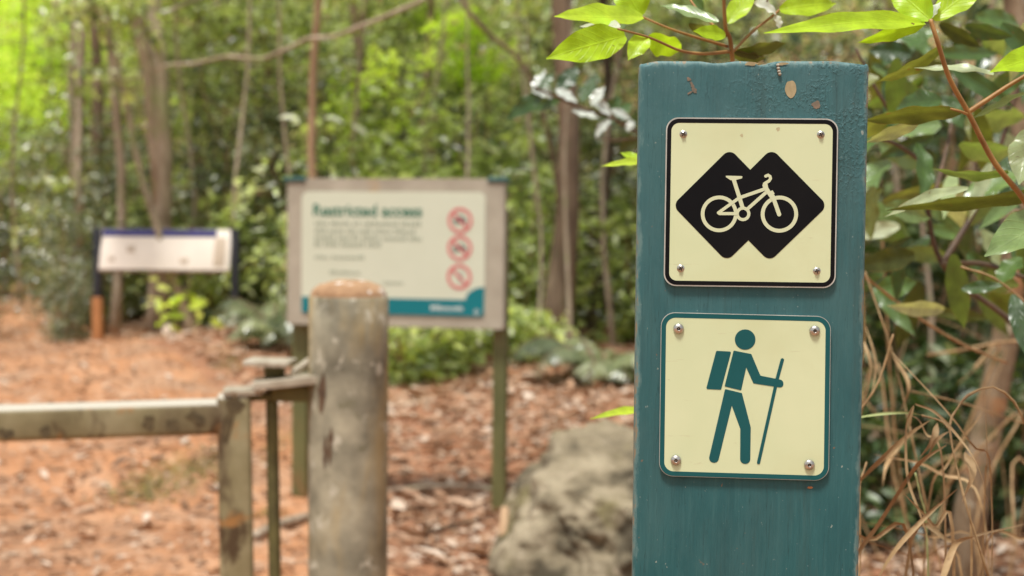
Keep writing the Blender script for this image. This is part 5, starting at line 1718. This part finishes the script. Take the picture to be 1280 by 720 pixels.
near_plant('glossy_shrub', 'glossy dark shrub with leaves painted white as sky glints left of the post top', 'shrub',
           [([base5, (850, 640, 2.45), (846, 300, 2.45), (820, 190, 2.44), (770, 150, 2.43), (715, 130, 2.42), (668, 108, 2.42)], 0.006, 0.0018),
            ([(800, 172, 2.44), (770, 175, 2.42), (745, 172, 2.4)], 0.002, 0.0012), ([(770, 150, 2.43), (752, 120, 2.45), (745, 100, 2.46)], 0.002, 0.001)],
           [((668, 112), (682, 88), 10, 2.42, .02, 50, 'near_glint', 1.0), ((690, 122), (664, 113), 10, 2.42, .0, 50, 'near_glint', .95), ((694, 113), (722, 128), 11, 2.42, .0, 45, 'near_glint', 1.0),
            ((740, 132), (756, 108), 13, 2.42, 0, 35, 'near_glint', 1.0), ((742, 125), (764, 145), 12, 2.42, 0, 35, 'near_glint', 1.0), ((762, 150), (744, 172), 11, 2.42, 0, 40, 'near_glint', .9),
            ((715, 138), (752, 150), 9, 2.42, 0, 50, 'near_glint', .8), ((764, 138), (790, 150), 9, 2.42, .02, 40, 'near_glint', .9), ((792, 152), (784, 165), 10, 2.42, 0, 40, 'near_glint', .9),
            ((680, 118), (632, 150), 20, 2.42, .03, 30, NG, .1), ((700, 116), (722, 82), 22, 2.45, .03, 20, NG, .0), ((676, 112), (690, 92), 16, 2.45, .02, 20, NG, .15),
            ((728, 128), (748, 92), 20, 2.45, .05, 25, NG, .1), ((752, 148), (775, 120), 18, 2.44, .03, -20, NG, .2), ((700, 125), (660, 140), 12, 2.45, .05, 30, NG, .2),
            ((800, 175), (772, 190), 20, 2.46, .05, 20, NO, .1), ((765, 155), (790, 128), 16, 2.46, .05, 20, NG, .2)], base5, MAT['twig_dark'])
base4 = Vector((at(800, 400, 1.35).x, at(800, 400, 1.35).y, 0))
near_plant('small_seedling', 'thin seedling hidden behind the post with two pale leaves showing at its left edge', 'seedling',
           [([base4, (812, 640, 1.35), (815, 520, 1.34), (815, 210, 1.32), (812, 160, 1.3)], 0.003, 0.0015)],
           [((812, 203), (752, 207), 9, 1.3, -.02, 40, NL, .95), ((812, 208), (775, 190), 12, 1.32, .02, 40, NL, .3), ((813, 512), (738, 523), 10, 1.32, -.03, 35, NL, .9),
            ((815, 360), (870, 330), 20, 1.35, .03, 20, NG, .5), ((813, 515), (860, 480), 20, 1.35, .03, 20, NL, .5)], base4, MAT['twig'])


# ------------------------------------------------------------------ dry grass at lower right
def ribbon(pts, w0, wmax, w1, face, fold=0.25):
    c = curve_pts(pts, 24)
    k = len(c); vs, fs = [], []
    for i, p_ in enumerate(c):
        t = i / (k - 1)
        tg = (c[min(i + 1, k - 1)] - c[max(i - 1, 0)]).normalized()
        n_ = Vector(face); n_ = Quaternion(tg, 0.9 * math.sin(t * 3.1 + face[0] * 5)) @ n_
        n_ = (n_ - tg * n_.dot(tg)).normalized(); s_ = n_.cross(tg)
        w = (w0 * (1 - t) + w1 * t) + wmax * math.sin(PI * t) ** 0.9
        vs += [p_ - s_ * w / 2 + n_ * fold * w, p_, p_ + s_ * w / 2 + n_ * fold * w]
    for i in range(k - 1):
        for j in range(2):
            a = i * 3 + j
            fs.append((a, a + 1, a + 4, a + 3))
    return vs, fs


def zg(x, y, Y): return at(1050 + x / 2.252, 400 + y / 2.252, Y)


clumps = {
    'a': ('dry arching grass tuft with bent straw blades beside the post foot at lower right', [
        ('b', [(-30, 790, 1.16), (55, 645, 1.15), (100, 580, 1.15), (190, 440, 1.14), (230, 395, 1.13), (300, 352, 1.13)], .001, .0075, .0005),
        ('b', [(-20, 540, 1.2), (55, 450, 1.2), (130, 380, 1.19), (200, 320, 1.18), (255, 282, 1.17)], .0008, .0055, .0005),
        ('b', [(90, 770, 1.1), (130, 690, 1.1), (180, 620, 1.1), (250, 545, 1.1), (330, 475, 1.1)], .0008, .0048, .0005),
        ('s', [(-60, 900, 1.16), (-30, 790, 1.16), (-10, 600, 1.18), (-15, 540, 1.2)], .0012),
        ('b', [(275, 290, 1.17), (262, 330, 1.16), (222, 390, 1.15)], .0005, .008, .0005),
        ('b', [(-20, 285, 1.25), (55, 275, 1.24), (120, 265, 1.23), (190, 260, 1.22), (232, 268, 1.21)], .0015, .0022, .0005, 'g'),
        ('s', [(-25, 360, 1.3), (60, 250, 1.3), (110, 170, 1.3), (150, 40, 1.3)], .0014),
        ('s', [(50, 780, 1.2), (58, 640, 1.2), (55, 480, 1.2), (75, 400, 1.21)], .0012)]),
    'b': ('tall dry cane stems with drooping dead leaves near the right edge', [
        ('s', [(430, 760, 1.12), (380, 600, 1.12), (355, 520, 1.12), (330, 420, 1.13), (308, 300, 1.14), (330, 250, 1.15), (360, 212, 1.16), (430, 188, 1.17), (490, 230, 1.18), (520, 292, 1.18)], .0013),
        ('b', [(212, 236, 1.14), (270, 262, 1.13), (340, 340, 1.12), (390, 420, 1.11), (420, 535, 1.1)], .0016, .0022, .0005),
        ('b', [(207, 240, 1.15), (186, 300, 1.15), (190, 440, 1.14), (228, 550, 1.13), (255, 635, 1.12)], .0014, .002, .0005),
        ('b', [(207, 240, 1.15), (200, 270, 1.15), (196, 300, 1.15)], .0005, .005, .0005),
        ('b', [(352, 372, 1.13), (368, 425, 1.12), (343, 512, 1.11)], .001, .0105, .0005),
        ('b', [(382, 608, 1.12), (325, 630, 1.11), (295, 715, 1.1), (280, 770, 1.1)], .0005, .0065, .001),
        ('s', [(230, 268, 1.16), (285, 285, 1.15), (310, 310, 1.14)], .0011),
        ('b', [(310, 312, 1.14), (265, 345, 1.14), (240, 400, 1.14)], .0006, .004, .0005),
        ('s', [(212, 430, 1.2), (228, 500, 1.2), (242, 565, 1.2), (250, 760, 1.2)], .0012, 'g'),
        ('b', [(365, 520, 1.12), (372, 640, 1.12), (368, 760, 1.12)], .0008, .002, .001)]),
    'c': ('loose dead brown stems dangling beside the post at mid height', [
        ('s', [(30, 280, 1.7), (35, 200, 1.7), (60, 120, 1.7), (70, 60, 1.7), (62, -160, 1.7)], .0012),
        ('b', [(68, 60, 1.7), (85, 140, 1.65), (60, 270, 1.6)], .002, .004, .001),
        ('b', [(72, 20, 1.7), (100, 120, 1.65), (92, 210, 1.6)], .002, .003, .001),
        ('s', [(470, 120, 2.0), (330, 60, 1.9), (190, -30, 1.8), (60, -130, 1.7)], .0026),
        ('s', [(640, 300, 1.7), (518, 290, 1.7), (350, 235, 1.7), (200, 200, 1.7)], .0012),
        ('s', [(640, 40, 1.4), (518, -55, 1.4), (430, -120, 1.4), (340, -150, 1.4)], .0014),
        ('s', [(340, 900, 1.6), (260, 600, 1.6), (200, 320, 1.6), (150, 100, 1.65), (62, -160, 1.7)], .0014),
        ('b', [(150, 100, 1.65), (190, 180, 1.6), (170, 260, 1.6)], .001, .007, .0005),
        ('b', [(200, 320, 1.6), (140, 390, 1.55), (120, 470, 1.5)], .001, .006, .0005)]),
}
for key, (label, parts) in clumps.items():
    fp = at(*[1050 + parts[0][1][0][0] / 2.252, 700, parts[0][1][0][2]])
    b = Vector((fp.x, fp.y, 0))
    root = empty('dry_grass', b); tag(root, label, 'dry grass')
    # rooted canes that carry the blades
    if key == 'a':
        for k in range(4):
            e = zg(-60 + 45 * k, 860, 1.15 + 0.02 * k)
            m_ = MB(); m_.tube([q_ - b for q_ in wobble_line((b.x + 0.015 * k - .03, b.y + 0.02 * k, -0.02), e, 6, 0.03, k)], [0.0022] * 7, 6)
            m_.build('stem', MAT['dry'], root, smooth=True)
    else:
        e = zg(430, 760, 1.12) if key == 'b' else zg(340, 900, 1.6)
        m_ = MB(); m_.tube([q_ - b for q_ in wobble_line((e.x + 0.02, e.y + 0.03, -0.02), e, 6, 0.03, 3)], [0.003] * 7, 6); m_.build('stem', MAT['dry'], root, smooth=True)
    for i, pt in enumerate(parts):
        pts = [zg(*q_) - b for q_ in pt[1]]
        green = pt[-1] == 'g'
        mt = MAT['dry_green'] if green else MAT['dry']
        m_ = MB()
        if pt[0] == 's':
            c = curve_pts(pts, 24); m_.tube(c, [pt[2] * 0.75 * (1 + 0.25 * math.sin(q_ * 1.7)) for q_ in range(len(c))], 6); m_.build('stem', mt, root, smooth=True)
        else:
            vs, fs = ribbon(pts, pt[2] * 0.8, pt[3] * 0.72, pt[4], (math.sin(i * 2.1) * 0.4, -1, 0.35)); m_.add(vs, fs); m_.build('blade', mt, root, smooth=True)

rg = random.Random(41)
for key_i, nm in enumerate([o for o in COL.objects if o.name.startswith('dry_grass')][:2]):
    b = nm.location
    for i in range(6):
        st = zg(rg.uniform(-40, 420), 830, 0) if False else at(1050 + rg.uniform(0, 210), 760, 1.0 + rg.uniform(.12, .42))
        hgt = rg.uniform(.05, .20); dx = rg.gauss(0, .07)
        p0 = Vector((st.x, st.y, 0.35)); p1 = st + Vector((0, 0, hgt * .4)); p2 = st + Vector((dx * .5, rg.gauss(0, .02), hgt * .8)); p3 = st + Vector((dx * 1.2, rg.gauss(0, .03), hgt * rg.uniform(.85, 1.25)))
        root_ = Vector((b.x + rg.uniform(-.05, .05), b.y + rg.uniform(-.03, .06), -0.01))
        vs, fs = ribbon([root_ - b, p0 - b, p1 - b, p2 - b, p3 - b], .0012, rg.uniform(.001, .0042), .0004, (rg.uniform(-.6, .6), -1, .3))
        m_ = MB(); m_.add(vs, fs); m_.build('blade', MAT['dry_green'] if rg.random() < .12 else MAT['dry'], nm, smooth=True)

# a clump of thinner dry canes further back on the right
cane = empty('dead_canes', (0, 0, 0)); tag(cane, 'brown dead canes and twigs tangled behind the tan trunk', 'dead canes')
rc = random.Random(23)
cb = at(1190, 400, 3.2); cb.z = 0
cane.location = cb
m_ = MB()
for k in range(26):
    x0_ = rc.uniform(-0.35, 0.5); y0_ = rc.uniform(-.5, .8)
    e = Vector((x0_ + rc.uniform(-.35, .35), y0_ + rc.uniform(-.3, .3), rc.uniform(0.5, 1.25)))
    c = curve_pts([(x0_, y0_, -.02), Vector((x0_, y0_, 0)).lerp(e, .55) + Vector((rc.gauss(0, .05), rc.gauss(0, .05), .05)), e, e + Vector((rc.gauss(0, .18), rc.gauss(0, .12), -rc.uniform(0, .2)))], 12)
    m_.tube(c, [rc.uniform(.001, .0035)] * len(c), 5)
m_.build('stem', MAT['dry'], cane, smooth=True)

# ------------------------------------------------------------------ light
w = bpy.data.worlds.new('World'); scene.world = w
w.use_nodes = True
nt = w.node_tree; nt.nodes.clear()
SUN_EL = math.radians(70); SUN_AZ = math.radians(205)      # azimuth clockwise from +Y (north): behind the camera, a little left
sky = nd(nt, 'ShaderNodeTexSky', sky_type='NISHITA')
sky.sun_disc = False; sky.sun_elevation = SUN_EL; sky.sun_rotation = SUN_AZ
sky.air_density = 1.0; sky.dust_density = 3.0; sky.ozone_density = 1.0
hsv = nd(nt, 'ShaderNodeHueSaturation'); hsv.inputs['Saturation'].default_value = 0.45
nt.links.new(sky.outputs[0], hsv.inputs['Color'])
wm = mixc(nt, 1.0, hsv.outputs[0], (0.98, 1.0, 0.96), 'MULTIPLY')
bg = nd(nt, 'ShaderNodeBackground'); bg.inputs['Strength'].default_value = 0.148
nt.links.new(wm, bg.inputs['Color'])
wo = nd(nt, 'ShaderNodeOutputWorld'); nt.links.new(bg.outputs[0], wo.inputs['Surface'])
sl = bpy.data.lights.new('sun', 'SUN'); sl.energy = 4.5; sl.angle = math.radians(11); sl.color = (1.0, 0.98, 0.92)
slo = bpy.data.objects.new('sun', sl); COL.objects.link(slo)
sd_ = Vector((math.sin(SUN_AZ) * math.cos(SUN_EL), math.cos(SUN_AZ) * math.cos(SUN_EL), math.sin(SUN_EL)))
slo.rotation_euler = sd_.to_track_quat('Z', 'Y').to_euler()

scene.view_settings.view_transform = 'Standard'
scene.view_settings.look = 'None'
scene.view_settings.exposure = 0
scene.view_settings.gamma = 1
scene.cycles.max_bounces = 6
scene.cycles.diffuse_bounces = 3
scene.cycles.glossy_bounces = 2
scene.cycles.transmission_bounces = 3
scene.cycles.caustics_reflective = False
scene.cycles.caustics_refractive = False
scene.cycles.use_denoising = True
